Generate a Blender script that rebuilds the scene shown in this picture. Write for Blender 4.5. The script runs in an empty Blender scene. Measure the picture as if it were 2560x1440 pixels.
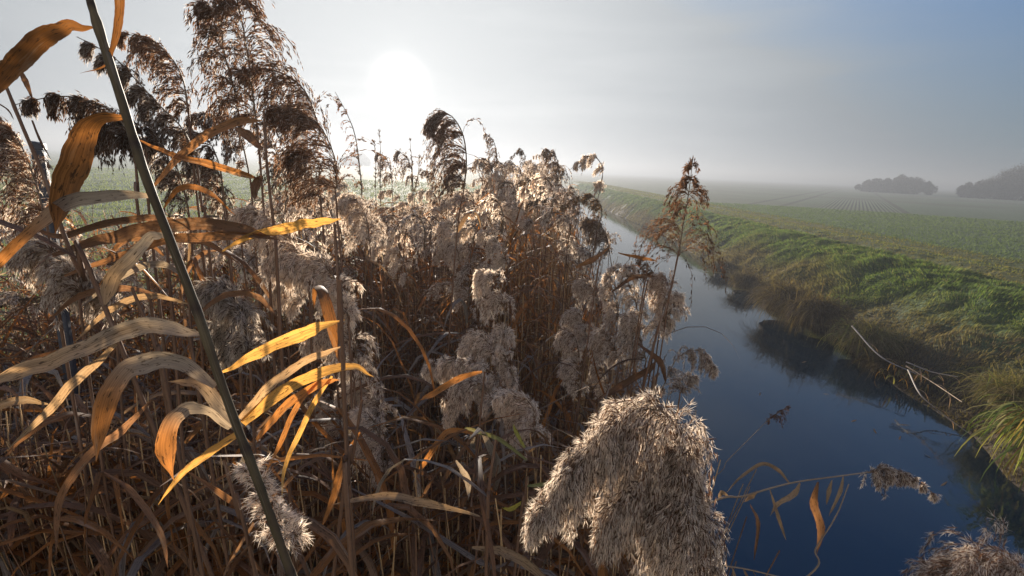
import bpy, math
import numpy as np
from mathutils import Matrix, Vector

# ------------------------------------------------------------------ camera, sky, sun, exposure
sc = bpy.context.scene
col = sc.collection
FPX = 1209.0                       # focal length in pixels of the 2560 px wide photograph
CAM = np.array([0.0, 0.0, 2.6])
PITCH, ROLL = math.radians(13.9), math.radians(2.6)
_F = np.array([0, math.cos(PITCH), -math.sin(PITCH)])
_U0 = np.array([0, math.sin(PITCH), math.cos(PITCH)])
_R0 = np.array([1.0, 0, 0])
RR = math.cos(ROLL) * _R0 + math.sin(ROLL) * _U0
UU = math.cos(ROLL) * _U0 - math.sin(ROLL) * _R0
cam_d = bpy.data.cameras.new("camera")
cam = bpy.data.objects.new("camera", cam_d)
col.objects.link(cam)
cam_d.sensor_width = 36.0
cam_d.lens = 36.0 * FPX / 2560.0
cam_d.clip_start = 0.02
cam_d.clip_end = 4000
m = Matrix(((RR[0], UU[0], -_F[0], CAM[0]), (RR[1], UU[1], -_F[1], CAM[1]), (RR[2], UU[2], -_F[2], CAM[2]), (0, 0, 0, 1)))
cam.matrix_world = m
sc.camera = cam

def ray(px, py):
    return _F + RR * ((px - 1280.0) / FPX) + UU * ((720.0 - py) / FPX)
def P(px, py, d):                  # point of the world seen at a photo pixel at depth d
    return CAM + ray(px, py) * d
def onz(px, py, z=0.0):            # where that line of sight meets a level z
    r = ray(px, py)
    return CAM + r * ((z - CAM[2]) / r[2])
def proj(Q):
    q = np.asarray(Q) - CAM
    d = q @ _F
    dd = np.where(np.abs(d) < 1e-6, 1e-6, d)
    return 1280 + FPX * (q @ RR) / dd, 720 - FPX * (q @ UU) / dd, d

SUNV = ray(1000, 208); SUNV = SUNV / np.linalg.norm(SUNV)
SUN_EL = math.asin(SUNV[2]); SUN_AZ = math.atan2(SUNV[0], SUNV[1])
EXPOSURE = 1.75
SUN_STRENGTH = 5.0
SKY_STRENGTH = 0.15

world = bpy.data.worlds.new("World")
sc.world = world
world.use_nodes = True
wn = world.node_tree.nodes; wl = world.node_tree.links
wn.clear()
def WN(t, **k):
    n = wn.new(t)
    for a, b in k.items(): setattr(n, a, b)
    return n
def wmath(op, a, b=None, clamp=False):
    n = WN('ShaderNodeMath', operation=op, use_clamp=clamp)
    for i, v in enumerate((a, b)):
        if v is None: continue
        if isinstance(v, (int, float)): n.inputs[i].default_value = v
        else: wl.new(v, n.inputs[i])
    return n.outputs[0]
def wmix(f, a, b, mode='MIX'):
    n = WN('ShaderNodeMix', data_type='RGBA', blend_type=mode)
    for i, v in ((0, f), (6, a), (7, b)):
        if isinstance(v, (int, float)): n.inputs[i].default_value = v
        elif isinstance(v, tuple): n.inputs[i].default_value = (*v, 1)
        else: wl.new(v, n.inputs[i])
    return n.outputs[2]
sky = WN('ShaderNodeTexSky', sky_type='NISHITA')
sky.sun_disc = False
sky.sun_elevation = SUN_EL
sky.sun_rotation = SUN_AZ
sky.dust_density = 1.5
sky.air_density = 1.0
sky.ozone_density = 1.5
geo = WN('ShaderNodeTexCoord')
nrm = WN('ShaderNodeVectorMath', operation='NORMALIZE'); wl.new(geo.outputs['Generated'], nrm.inputs[0])
dot = WN('ShaderNodeVectorMath', operation='DOT_PRODUCT'); wl.new(nrm.outputs[0], dot.inputs[0]); dot.inputs[1].default_value = tuple(SUNV)
cosang = wmath('MINIMUM', dot.outputs['Value'], 1.0)
ang = wmath('ARCCOSINE', cosang)                                   # radians from the sun
sep = WN('ShaderNodeSeparateXYZ'); wl.new(nrm.outputs[0], sep.inputs[0])
elev = wmath('MAXIMUM', sep.outputs[2], 0.0)
def gauss(x, s):                                                    # exp(-(x/s)^2)
    q = wmath('DIVIDE', x, s); q = wmath('MULTIPLY', q, q); q = wmath('MULTIPLY', q, -1.0)
    return wmath('EXPONENT', q)
def expo(x, s):
    return wmath('EXPONENT', wmath('MULTIPLY', wmath('DIVIDE', x, s), -1.0))
# mist veil that the low sun lights up: lies over the blue of the sky, thickest at the horizon and towards the sun
noise = WN('ShaderNodeTexNoise'); noise.inputs['Scale'].default_value = 1.6; noise.inputs['Detail'].default_value = 6
mp = WN('ShaderNodeMapping'); mp.inputs['Scale'].default_value = (1.0, 1.6, 9.0); mp.inputs['Rotation'].default_value = (0.05, 0.12, 0.0)
wl.new(nrm.outputs[0], mp.inputs[0]); wl.new(mp.outputs[0], noise.inputs['Vector'])
cr = WN('ShaderNodeMapRange'); cr.inputs[1].default_value = 0.48; cr.inputs[2].default_value = 0.70; wl.new(noise.outputs[0], cr.inputs[0])
cirrus = wmath('MULTIPLY', cr.outputs[0], 0.45)
near_h = gauss(elev, 0.36)
near_s = gauss(ang, 0.70)
skyc = wmix(1.0, sky.outputs[0], (0.045, 0.22, 0.47), 'MULTIPLY')
VEIL_H, VEIL_S = (.265, .36, .455), (1.52, 1.57, 1.60)
veilcol = wmix(near_s, VEIL_H, VEIL_S)
amt = wmath('ADD', wmath('MULTIPLY', near_h, 0.82), wmath('MULTIPLY', near_s, 0.9), clamp=True)
amt = wmath('ADD', amt, wmath('MULTIPLY', wmath('MULTIPLY', cirrus, near_s), 0.6), clamp=True)
c1 = wmix(amt, skyc, veilcol)
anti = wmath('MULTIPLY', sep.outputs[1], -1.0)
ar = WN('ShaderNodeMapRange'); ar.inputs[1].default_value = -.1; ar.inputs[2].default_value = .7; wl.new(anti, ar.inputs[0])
c1 = wmix(wmath('MULTIPLY', ar.outputs[0], gauss(elev, .8)), c1, (2.35, 2.1, 1.85))        # warm fill glow added to the unseen sky behind the camera
glow = wmath('ADD', wmath('MULTIPLY', gauss(ang, 0.028), 6.0), wmath('MULTIPLY', gauss(ang, 0.075), .12))
glow2 = wmath('MULTIPLY', expo(ang, 0.10), .12)
gl = wmath('ADD', wmath('ADD', glow, glow2), wmath('MULTIPLY', wmath('MULTIPLY', cirrus, near_s), .5))
gcol = WN('ShaderNodeCombineColor')
wl.new(gl, gcol.inputs[0]); wl.new(wmath('MULTIPLY', gl, .96), gcol.inputs[1]); wl.new(wmath('MULTIPLY', gl, .88), gcol.inputs[2])
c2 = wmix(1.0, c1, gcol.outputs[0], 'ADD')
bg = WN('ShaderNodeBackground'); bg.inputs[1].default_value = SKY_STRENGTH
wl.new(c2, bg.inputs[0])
wo = WN('ShaderNodeOutputWorld'); wl.new(bg.outputs[0], wo.inputs[0])

sd = bpy.data.lights.new("sun", 'SUN'); sd.energy = SUN_STRENGTH; sd.angle = math.radians(0.6); sd.color = (1.0, 0.89, 0.76)
so = bpy.data.objects.new("sun", sd); col.objects.link(so)
so.rotation_mode = 'QUATERNION'; so.rotation_quaternion = Vector(SUNV).to_track_quat('Z', 'Y'); so.location = (0, 0, 30)

sc.view_settings.view_transform = 'Standard'; sc.view_settings.look = 'None'
sc.view_settings.exposure = EXPOSURE; sc.view_settings.gamma = 1
cy = sc.cycles
cy.max_bounces = 7; cy.diffuse_bounces = 3; cy.glossy_bounces = 3; cy.transmission_bounces = 4
cy.transparent_max_bounces = 12; cy.volume_bounces = 1
cy.use_denoising = True
cy.sample_clamp_indirect = 4.0
cy.caustics_reflective = False; cy.caustics_refractive = False

# ------------------------------------------------------------------ helpers
rs = np.random.RandomState(7)
def norm(v): return v / np.maximum(np.linalg.norm(v, axis=-1, keepdims=True), 1e-9)
def lat(ix, iy, s=0):
    h = (ix * 374761393 + iy * 668265263 + s * 974634777) & 0xffffffff
    h = ((h ^ (h >> 13)) * 1274126177) & 0xffffffff
    return ((h ^ (h >> 16)) & 0xffff) / 65535.0
def vnoise(x, y, s=0):
    x = np.asarray(x, float); y = np.asarray(y, float)
    ix = np.floor(x).astype(np.int64); iy = np.floor(y).astype(np.int64)
    fx = x - ix; fy = y - iy; fx = fx * fx * (3 - 2 * fx); fy = fy * fy * (3 - 2 * fy)
    a = lat(ix, iy, s); b = lat(ix + 1, iy, s); c = lat(ix, iy + 1, s); d = lat(ix + 1, iy + 1, s)
    return (a * (1 - fx) + b * fx) * (1 - fy) + (c * (1 - fx) + d * fx) * fy
def fbm(x, y, o=3, s=0):
    t = 0; a = 1; n = 0
    for i in range(o):
        t = t + a * vnoise(x * 2 ** i, y * 2 ** i, s + i); n += a; a *= .5
    return t / n
def smooth(a, b, x):
    t = np.clip((x - a) / (b - a), 0, 1); return t * t * (3 - 2 * t)

class MB:                                   # collects geometry for ONE mesh object
    def __init__(s): s.V = []; s.T = []; s.L = []; s.Q = []; s.QM = []; s.R = []; s.RM = []; s.n = 0
    def add(s, V, T, L=None, quads=None, tris=None, mat=0):
        V = np.asarray(V, float).reshape(-1, 3); n = len(V)
        T = np.broadcast_to(np.asarray(T, float), (n, 3))
        L = np.zeros((n, 3)) if L is None else np.asarray(L, float).reshape(-1, 3)
        s.V.append(V); s.T.append(T); s.L.append(L)
        if quads is not None and len(quads):
            q = np.asarray(quads).reshape(-1, 4) + s.n; s.Q.append(q); s.QM.append(np.full(len(q), mat))
        if tris is not None and len(tris):
            r = np.asarray(tris).reshape(-1, 3) + s.n; s.R.append(r); s.RM.append(np.full(len(r), mat))
        s.n += n
    def mesh(s, name, mats, smooth_=True, origin=None):
        V = np.concatenate(s.V); T = np.concatenate(s.T); L = np.concatenate(s.L)
        if origin is not None: V = V - np.asarray(origin)
        Q = np.concatenate(s.Q) if s.Q else np.zeros((0, 4), int)
        R = np.concatenate(s.R) if s.R else np.zeros((0, 3), int)
        mi = np.concatenate(s.QM + s.RM)
        me = bpy.data.meshes.new(name)
        me.vertices.add(len(V)); me.vertices.foreach_set('co', V.astype('f4').ravel())
        li = np.concatenate([Q.ravel(), R.ravel()]).astype('i4')
        me.loops.add(len(li)); me.loops.foreach_set('vertex_index', li)
        nf = len(Q) + len(R); me.polygons.add(nf)
        tot = np.concatenate([np.full(len(Q), 4), np.full(len(R), 3)])
        st = np.concatenate([[0], np.cumsum(tot)[:-1]]).astype('i4')
        me.polygons.foreach_set('loop_start', st)
        me.polygons.foreach_set('material_index', mi.astype('i4'))
        me.polygons.foreach_set('use_smooth', np.full(nf, smooth_))
        for mt in mats: me.materials.append(mt)
        a = me.attributes.new('tint', 'FLOAT_VECTOR', 'POINT'); a.data.foreach_set('vector', T.astype('f4').ravel())
        a = me.attributes.new('luv', 'FLOAT_VECTOR', 'POINT'); a.data.foreach_set('vector', L.astype('f4').ravel())
        me.update(calc_edges=True); me.validate()
        return me
    def build(s, name, mats, parent=None, origin=None, smooth_=True):
        o = bpy.data.objects.new(name, s.mesh(name, mats if isinstance(mats, (list, tuple)) else [mats], smooth_, origin))
        col.objects.link(o)
        if parent is not None: o.parent = parent
        elif origin is not None: o.location = tuple(origin)
        return o

def ribbons(mb, Pt, W, S, tint, fold=0.15, mat=0, edge=None):      # Pt (N,K,3) W (N,K) S (N,K,3)
    N, K, _ = Pt.shape
    D = norm(np.gradient(Pt, axis=1)); S = norm(S - D * (S * D).sum(-1, keepdims=True))
    Nn = np.cross(D, S)
    w = W[..., None] * .5
    a = Pt - S * w; b = Pt - Nn * (w * 2 * fold); c = Pt + S * w
    V = np.stack([a, b, c], 2)                                     # N,K,3,3
    seg = np.linalg.norm(np.diff(Pt, axis=1), axis=-1)
    v = np.concatenate([np.zeros((N, 1)), np.cumsum(seg, 1)], 1)
    L = np.zeros((N, K, 3, 3)); L[..., 0, 0] = 0; L[..., 1, 0] = .5; L[..., 2, 0] = 1
    L[..., 1] = v[:, :, None]; L[..., 2] = (rs.rand(N) * 50)[:, None, None]
    T = np.broadcast_to(np.asarray(tint, float).reshape(-1, 1, 1, 3) if np.ndim(tint) < 3 else tint[:, :, None, :], (N, K, 3, 3))
    i = np.arange(N)[:, None, None] * K * 3 + np.arange(K - 1)[None, :, None] * 3 + np.arange(2)[None, None, :]
    q = np.stack([i, i + 1, i + 4, i + 3], -1)
    mb.add(V, T.reshape(-1, 3), L, quads=q, mat=mat)

def tubes(mb, Pt, R, tint, sides=4, mat=0):
    N, K, _ = Pt.shape
    D = norm(np.gradient(Pt, axis=1))
    ref = np.where(np.abs(norm(Pt[:, -1] - Pt[:, 0])[:, 2:3]) > .8, np.array([[1., 0, 0]]), np.array([[0, 0, 1.]]))[:, None, :]
    A = norm(np.cross(D, np.broadcast_to(ref, D.shape))); B = np.cross(D, A)
    th = np.arange(sides) / sides * 2 * np.pi
    V = Pt[:, :, None] + (A[:, :, None] * np.cos(th)[:, None] + B[:, :, None] * np.sin(th)[:, None]) * R[..., None, None]
    seg = np.linalg.norm(np.diff(Pt, axis=1), axis=-1)
    v = np.concatenate([np.zeros((N, 1)), np.cumsum(seg, 1)], 1)
    L = np.zeros((N, K, sides, 3)); L[..., 0] = th / 6.283; L[..., 1] = v[:, :, None]; L[..., 2] = (rs.rand(N) * 50)[:, None, None]
    T = np.broadcast_to(np.asarray(tint, float).reshape(-1, 1, 1, 3) if np.ndim(tint) < 3 else tint[:, :, None, :], (N, K, sides, 3))
    i = np.arange(N)[:, None, None] * K * sides + np.arange(K - 1)[None, :, None] * sides
    j = np.arange(sides)[None, None, :]; j2 = (j + 1) % sides
    q = np.stack([i + j, i + j2, i + j2 + sides, i + j + sides], -1)
    mb.add(V, T.reshape(-1, 3), L, quads=q, mat=mat)

def spline(pts, n):                                                # Catmull-Rom through pts
    p = np.asarray(pts, float); 
    if len(p) == 2: return p[0] + (p[1] - p[0]) * np.linspace(0, 1, n)[:, None]
    q = np.vstack([2 * p[0] - p[1], p, 2 * p[-1] - p[-2]])
    t = np.linspace(0, len(p) - 1 - 1e-6, n); i = t.astype(int); f = (t - i)[:, None]
    a, b, c, d = q[i], q[i + 1], q[i + 2], q[i + 3]
    return .5 * (2 * b + (c - a) * f + (2 * a - 5 * b + 4 * c - d) * f ** 2 + (3 * b - a - 3 * c + d) * f ** 3)

def tag(o, label=None, cat=None, group=None, kind=None):
    if label: o['label'] = label
    if cat: o['category'] = cat
    if group: o['group'] = group
    if kind: o['kind'] = kind
    return o
def empty(name, loc):
    o = bpy.data.objects.new(name, None); o.location = tuple(loc); o.empty_display_size = .05; col.objects.link(o); return o

# ------------------------------------------------------------------ materials
def new_mat(name):
    mt = bpy.data.materials.new(name); mt.use_nodes = True
    nt = mt.node_tree; nt.nodes.clear(); return mt, nt
class NT:
    def __init__(s, nt): s.nt = nt
    def n(s, t, **k):
        n = s.nt.nodes.new(t)
        for a, b in k.items(): setattr(n, a, b)
        return n
    def put(s, sock, v):
        if isinstance(v, (int, float)): sock.default_value = v
        elif isinstance(v, tuple): sock.default_value = v if len(v) != 3 or sock.type != 'RGBA' else (*v, 1)
        else: s.nt.links.new(v, sock)
    def math(s, op, a, b=0.0, clamp=False):
        n = s.n('ShaderNodeMath', operation=op, use_clamp=clamp); s.put(n.inputs[0], a); s.put(n.inputs[1], b); return n.outputs[0]
    def mix(s, f, a, b, mode='MIX'):
        n = s.n('ShaderNodeMix', data_type='RGBA', blend_type=mode)
        s.put(n.inputs[0], f); s.put(n.inputs[6], a); s.put(n.inputs[7], b); return n.outputs[2]
    def noise(s, vec, scale, detail=4, rough=.55):
        n = s.n('ShaderNodeTexNoise'); s.put(n.inputs['Vector'], vec); n.inputs['Scale'].default_value = scale
        n.inputs['Detail'].default_value = detail; n.inputs['Roughness'].default_value = rough; return n.outputs[0]
    def rng(s, v, a, b, c=0.0, d=1.0):
        n = s.n('ShaderNodeMapRange'); s.put(n.inputs[0], v)
        for i, q in enumerate((a, b, c, d)): n.inputs[i + 1].default_value = q
        return n.outputs[0]
    def vmul(s, v, t):
        n = s.n('ShaderNodeVectorMath', operation='MULTIPLY'); s.put(n.inputs[0], v); n.inputs[1].default_value = t; return n.outputs[0]

def plant_mat(name, rough=.5, trans=.5, spec=.3, streak=1.0, spots=0.0, tboost=1.25, tcol=(1, .78, .5), clear=0.0):
    mt, nt = new_mat(name); N = NT(nt)
    at = N.n('ShaderNodeAttribute', attribute_name='tint'); lu = N.n('ShaderNodeAttribute', attribute_name='luv')
    c = at.outputs['Vector']
    if streak > 0:
        s1 = N.noise(N.vmul(lu.outputs['Vector'], (10, 5, 1)), 1.0, 6, .7)
        s2 = N.noise(N.vmul(lu.outputs['Vector'], (26, 3, 1)), 1.0, 3, .6)
        f = N.math('ADD', N.math('MULTIPLY', s1, .9), N.math('MULTIPLY', s2, .9))
        g = N.rng(f, .6, 1.2, 1 - .6 * streak, 1 + .55 * streak)
        gc = N.n('ShaderNodeCombineXYZ'); 
        for i in range(3): N.put(gc.inputs[i], g)
        vm = N.n('ShaderNodeVectorMath', operation='MULTIPLY'); N.put(vm.inputs[0], c); N.put(vm.inputs[1], gc.outputs[0]); c = vm.outputs[0]
    if spots > 0:
        s3 = N.noise(N.vmul(lu.outputs['Vector'], (7, 120, 1)), 1.0, 3, .7)
        k = N.rng(s3, .57, .65, 0, spots)
        c = N.mix(k, c, (.035, .02, .012))
        s4 = N.noise(N.vmul(lu.outputs['Vector'], (1.6, 14, 1)), 1.0, 4, .6)
        c = N.mix(N.rng(s4, .52, .72, 0, .65), c, (.10, .065, .04))
        c = N.mix(N.rng(s4, .42, .28, 0, .45), c, (.36, .31, .25))
    pr = N.n('ShaderNodeBsdfPrincipled'); N.put(pr.inputs['Base Color'], c)
    pr.inputs['Roughness'].default_value = rough; pr.inputs['Specular IOR Level'].default_value = spec
    tr = N.n('ShaderNodeBsdfTranslucent')
    tc = N.mix(1.0, c, (tcol[0] * tboost, tcol[1] * tboost, tcol[2] * tboost), 'MULTIPLY'); N.put(tr.inputs[0], tc)
    mx = N.n('ShaderNodeMixShader'); mx.inputs[0].default_value = trans
    nt.links.new(pr.outputs[0], mx.inputs[1]); nt.links.new(tr.outputs[0], mx.inputs[2])
    if clear > 0:                                                   # fine silk lets part of the light straight through
        tp = N.n('ShaderNodeBsdfTransparent'); m2 = N.n('ShaderNodeMixShader'); m2.inputs[0].default_value = clear
        nt.links.new(mx.outputs[0], m2.inputs[1]); nt.links.new(tp.outputs[0], m2.inputs[2]); mx = m2
    o = N.n('ShaderNodeOutputMaterial'); nt.links.new(mx.outputs[0], o.inputs[0])
    return mt
M_LEAF = plant_mat('dry_leaf', .6, .45, .2, 1.0, .85, 1.5, (1, .80, .52))
M_STEM = plant_mat('reed_stem', .65, .06, .15, .7, .4, 1.0)
M_SPIKE = plant_mat('plume_spikelet', .6, .45, .2, 0.3, 0, 1.2, (1, .8, .62))
M_HAIR = plant_mat('plume_silk', .7, .55, .1, 0, 0, 1.32, (1, .93, .84), clear=.30)
M_GRASS = plant_mat('grass_blade', .75, .45, .05, 0, 0, 1.3, (.95, 1, .45))
M_TWIG = plant_mat('bare_twig', .8, .1, .1, 0, 0, 1.0)

def ground_mat(name, cols, scale, big=.15, bump=.5, extra=None, rough=.9):
    mt, nt = new_mat(name); N = NT(nt)
    tc = N.n('ShaderNodeTexCoord').outputs['Object']
    a = N.rng(N.noise(tc, scale, 6, .7), .3, .7); b = N.rng(N.noise(tc, big, 4, .6), .35, .65)
    c = N.mix(a, cols[0], cols[1]); c2 = N.mix(a, cols[2], cols[3]); c = N.mix(b, c, c2)
    h = N.noise(tc, scale * 1.7, 5, .7)
    if extra: c, h = extra(N, tc, c, h)
    pr = N.n('ShaderNodeBsdfPrincipled'); N.put(pr.inputs['Base Color'], c); pr.inputs['Roughness'].default_value = rough
    pr.inputs['Specular IOR Level'].default_value = .15
    bp = N.n('ShaderNodeBump'); bp.inputs['Strength'].default_value = bump; bp.inputs['Distance'].default_value = .06; N.put(bp.inputs['Height'], h)
    nt.links.new(bp.outputs[0], pr.inputs['Normal'])
    o = N.n('ShaderNodeOutputMaterial'); nt.links.new(pr.outputs[0], o.inputs[0]); return mt

# ------------------------------------------------------------------ terrain: canal between two banks
edge_px = [(1330, 447), (1372, 462), (1420, 482), (1460, 500), (1560, 545), (1650, 582), (1760, 650), (1840, 705), (1930, 770), (2060, 830), (2150, 905), (2260, 985), (2340, 1030), (2430, 1090), (2520, 1200)]
E = np.array([onz(*p) for p in edge_px]); E = E[np.argsort(E[:, 1])]
def xe(y):
    y = np.asarray(y, float)
    return np.interp(y, E[:, 1], E[:, 0]) + .20 * (fbm(y * .9, y * 0 + 3.3, 3, 5) - .5) * 2 * smooth(1, 4, y)
XL = -0.2                                                          # left waterline, hidden in the reeds
def height(x, y):
    x = np.asarray(x, float); y = np.asarray(y, float)
    e = xe(y); cr = 8.0 + 0 * y
    t = (x - e) / np.maximum(cr - e, .5)
    zr = np.where(t < 0, np.maximum(-.6, t * 2.4), 1.1 * (1 - (1 - np.clip(t, 0, 1)) ** 1.7))
    zr = zr + (fbm(x * 1.3, y * 1.3, 3, 11) - .5) * .15 * smooth(0, .25, t) * smooth(1.15, .75, t)
    zr = zr + (fbm(x * 4, y * 4, 3, 21) - .5) * .15 * smooth(0, .2, t) * smooth(2.5, 1.0, t)
    for c in (8.95, 10.5): zr = zr - .07 * np.exp(-((x - c - .12 * np.sin(y * .4)) / .28) ** 2)
    zr = zr + .10 * smooth(60, 200, np.hypot(x, y)) 
    s = (XL - x) / 2.3
    zl = np.where(s < 0, np.maximum(-.6, s * 1.4), .95 * (1 - (1 - np.clip(s, 0, 1)) ** 1.6))
    zl = zl + (fbm(x * 1.5, y * 1.5, 3, 31) - .5) * .15 * smooth(0, .3, s)
    mid = (XL + e) * .5
    return np.where(x > mid, zr, zl)
def axis_y():
    return np.concatenate([np.arange(-30, 0, 3), np.arange(0, 26, .14), 26 * 1.035 ** np.arange(0, 92)])
ys = axis_y()
def sheet(name, xs, mt, label=None):
    X, Y = np.meshgrid(xs, ys); Z = height(X, Y)
    ny, nx = X.shape
    i = np.arange(ny - 1)[:, None] * nx + np.arange(nx - 1)[None, :]
    q = np.stack([i, i + 1, i + 1 + nx, i + nx], -1)
    mb = MB(); mb.add(np.stack([X, Y, Z], -1), (0.5, .5, .5), quads=q)
    o = mb.build(name, mt); tag(o, label, None, None, 'structure'); return o

def bank_extra(N, tc, c, h):                                       # bare brown earth and dead grass low by the water
    sx = N.n('ShaderNodeSeparateXYZ'); N.put(sx.inputs[0], tc)
    n = N.noise(tc, 1.1, 4, .6)
    z = N.math('ADD', sx.outputs[2], N.math('MULTIPLY', n, .55))
    k = N.rng(z, .55, 1.05)
    return N.mix(k, (.055, .042, .03), c), h
ROWD = math.radians(34.5)
row_q = [onz(*p, 1.12) for p in ((1985, 507), (2160, 488), (2250, 545), (2060, 527))]
def field_extra(N, tc, c, h):                                      # drilled rows and tramlines
    sx = N.n('ShaderNodeSeparateXYZ'); N.put(sx.inputs[0], tc)
    u = N.math('SUBTRACT', N.math('MULTIPLY', sx.outputs[0], math.cos(ROWD)), N.math('MULTIPLY', sx.outputs[1], math.sin(ROWD)))
    v = N.math('ADD', N.math('MULTIPLY', sx.outputs[0], math.sin(ROWD)), N.math('MULTIPLY', sx.outputs[1], math.cos(ROWD)))
    s = N.math('SINE', N.math('MULTIPLY', u, 2 * math.pi / .21))
    s = N.rng(s, -.4, .6)
    wob = N.math('MULTIPLY', N.noise(tc, .12, 2), 3.0)
    mk = N.math('MULTIPLY', N.rng(v, 28.5, 30.0), N.rng(v, 75.0, 48.0))
    mk = N.math('MULTIPLY', mk, N.math('MULTIPLY', N.rng(u, -2.2, -1.4), N.rng(u, 2.6, 2.1)))
    c = N.mix(N.math('MULTIPLY', s, N.math('MULTIPLY', mk, .9)), N.mix(N.math('MULTIPLY', mk, .5), c, (.14, .17, .11)), (.03, .035, .022))
    c = N.mix(N.math('MULTIPLY', N.rng(N.noise(tc, .09, 3, .5), .5, .62), .5), c, (.07, .075, .045))
    for uc in (-3.6, -5.3, 2.5):
        d = N.math('ABSOLUTE', N.math('SUBTRACT', u, uc)); k = N.math('MULTIPLY', N.rng(d, .25, .1), N.rng(v, 29, 31))
        c = N.mix(N.math('MULTIPLY', k, .7), c, (.045, .045, .03))
    return c, h
M_BANK = ground_mat('bank_turf', ((.05, .075, .026), (.085, .13, .04), (.065, .085, .036), (.11, .14, .06)), 9, .35, .8, bank_extra)
M_TRACK = ground_mat('track_turf', ((.07, .075, .025), (.11, .10, .035), (.06, .085, .025), (.09, .11, .035)), 8, .3, .7)
M_FIELD = ground_mat('crop_field', ((.06, .085, .045), (.10, .13, .075), (.075, .10, .06), (.115, .14, .09)), 6, .05, .5, field_extra)
M_LFIELD = ground_mat('left_meadow', ((.06, .10, .03), (.10, .15, .045), (.09, .12, .04), (.14, .16, .06)), 5, .06, .5)
M_MUD = ground_mat('ditch_mud', ((.03, .025, .018), (.05, .04, .028), (.03, .028, .02), (.045, .04, .03)), 8, .4, .6)
sheet('left_field', np.concatenate([-620 * .86 ** np.arange(0, 36), [-2.3]]), M_LFIELD)
sheet('canal_bed', np.concatenate([np.arange(-2.3, 3.9, .2), [3.9]]), M_MUD)
sheet('canal_bank', np.concatenate([np.arange(3.9, 8.3, .09), [8.3]]), M_BANK)
sheet('field_track', np.concatenate([np.arange(8.3, 11.2, .12), [11.2]]), M_TRACK)
sheet('crop_field', np.concatenate([[11.2], 11.2 + .4 * 1.09 ** np.arange(0, 85)]), M_FIELD)

mt, nt = new_mat('canal_water'); N = NT(nt)
tc = N.n('ShaderNodeTexCoord').outputs['Object']
pr = N.n('ShaderNodeBsdfPrincipled'); pr.inputs['Base Color'].default_value = (.007, .015, .024, 1); pr.inputs['Roughness'].default_value = .04
pr.inputs['Specular IOR Level'].default_value = .55; pr.inputs['IOR'].default_value = 1.62
bp = N.n('ShaderNodeBump'); bp.inputs['Strength'].default_value = .3; bp.inputs['Distance'].default_value = .01
N.put(bp.inputs['Height'], N.noise(N.vmul(tc, (1, .6, 1)), 5.0, 4, .6)); nt.links.new(bp.outputs[0], pr.inputs['Normal'])
o_ = N.n('ShaderNodeOutputMaterial'); nt.links.new(pr.outputs[0], o_.inputs[0]); M_WATER = mt
mb = MB(); mb.add([(-1.6, -30, 0), (12, -30, 0), (12, 610, 0), (-1.6, 610, 0)], (0, 0, 0), quads=[(0, 1, 2, 3)])
tag(mb.build('canal_water', M_WATER), None, None, None, 'structure')

# ------------------------------------------------------------------ grass (stuff)
def grass(name, label, N_, sampler, hgt, colf, wpx=1.3, mat=M_GRASS, lean=.5):
    x, y = sampler(N_); z = height(x, y)
    k = z > .0; x, y, z = x[k], y[k], z[k]; n = len(x)
    d = np.sqrt(x * x + y * y)
    h = hgt(x, y) * (.6 + .8 * rs.rand(n)); az = rs.rand(n) * 6.283
    flow = fbm(x * .8, y * .8, 2, 77) * 9
    w = np.maximum(.003, d * wpx / 484 * .5)
    dirx = np.cos(flow) * lean + .5 * np.cos(az) * lean; diry = np.sin(flow) * lean * .6 + .5 * np.sin(az) * lean
    B = np.stack([x, y, z - .01], -1); D = norm(np.stack([dirx, diry, np.ones(n)], -1))
    S = np.stack([np.cos(az), np.sin(az), 0 * az], -1)
    M = B + D * h[:, None] * .55; Tp = M + norm(D + np.stack([dirx, diry, -.1 + 0 * az], -1)) * h[:, None] * .5
    V = np.stack([B - S * w[:, None] / 2, B + S * w[:, None] / 2, M + S * w[:, None] * .4, M - S * w[:, None] * .4, Tp], 1)
    T = np.repeat(colf(x, y, z, n), 5, axis=0)
    i = np.arange(n) * 5
    mbg = MB(); mbg.add(V, T, quads=np.stack([i, i + 1, i + 2, i + 3], -1), tris=np.stack([i + 3, i + 2, i + 4], -1))
    o = mbg.build(name, mat); tag(o, label, 'grass', None, 'stuff'); return o
def bank_sampler(n):
    y = 1.0 + 59 * rs.rand(n) ** 2.0; x = xe(y) + (8.4 - xe(y)) * rs.rand(n); return x, y
def bank_col(x, y, z, n):
    g = fbm(x * 1.2, y * 1.2, 3, 41); r = rs.rand(n)
    a = np.array([.06, .09, .034]); b = np.array([.13, .175, .065]); c = np.array([.20, .19, .09])
    C = a + (b - a) * (g * .6 + r * .5)[:, None]
    C = np.where((r > .86)[:, None], c, C)
    dead = smooth(.85, .25, z + (fbm(x * .9, y * .9, 3, 43) - .5) * .9 - .45 * smooth(9, 4, y) * fbm(x * 2.5, y * 2.5, 2, 44))[:, None]
    br = np.array([.09, .065, .04]) + (np.array([.18, .14, .09]) - np.array([.09, .065, .04])) * rs.rand(n, 1)
    return C * (1 - dead) + br * dead
grass('bank_grass', 'rough green grass with brown dead patches on the far canal bank', 340000, bank_sampler, lambda x, y: .03 + .10 * fbm(x * 1.1, y * 1.1, 3, 51), bank_col, 1.0, lean=.9)
def track_s(n):
    y = 4 + 70 * rs.rand(n) ** 1.7; return 8.2 + 3.2 * rs.rand(n), y
def track_c(x, y, z, n):
    r = rs.rand(n, 1); rut = np.exp(-((x - 8.95) / .4) ** 2) + np.exp(-((x - 10.5) / .4) ** 2)
    return np.array([.09, .11, .03]) * (1 - r) + np.array([.16, .14, .06]) * r - rut[:, None] * np.array([.01, .03, .0])
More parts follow.
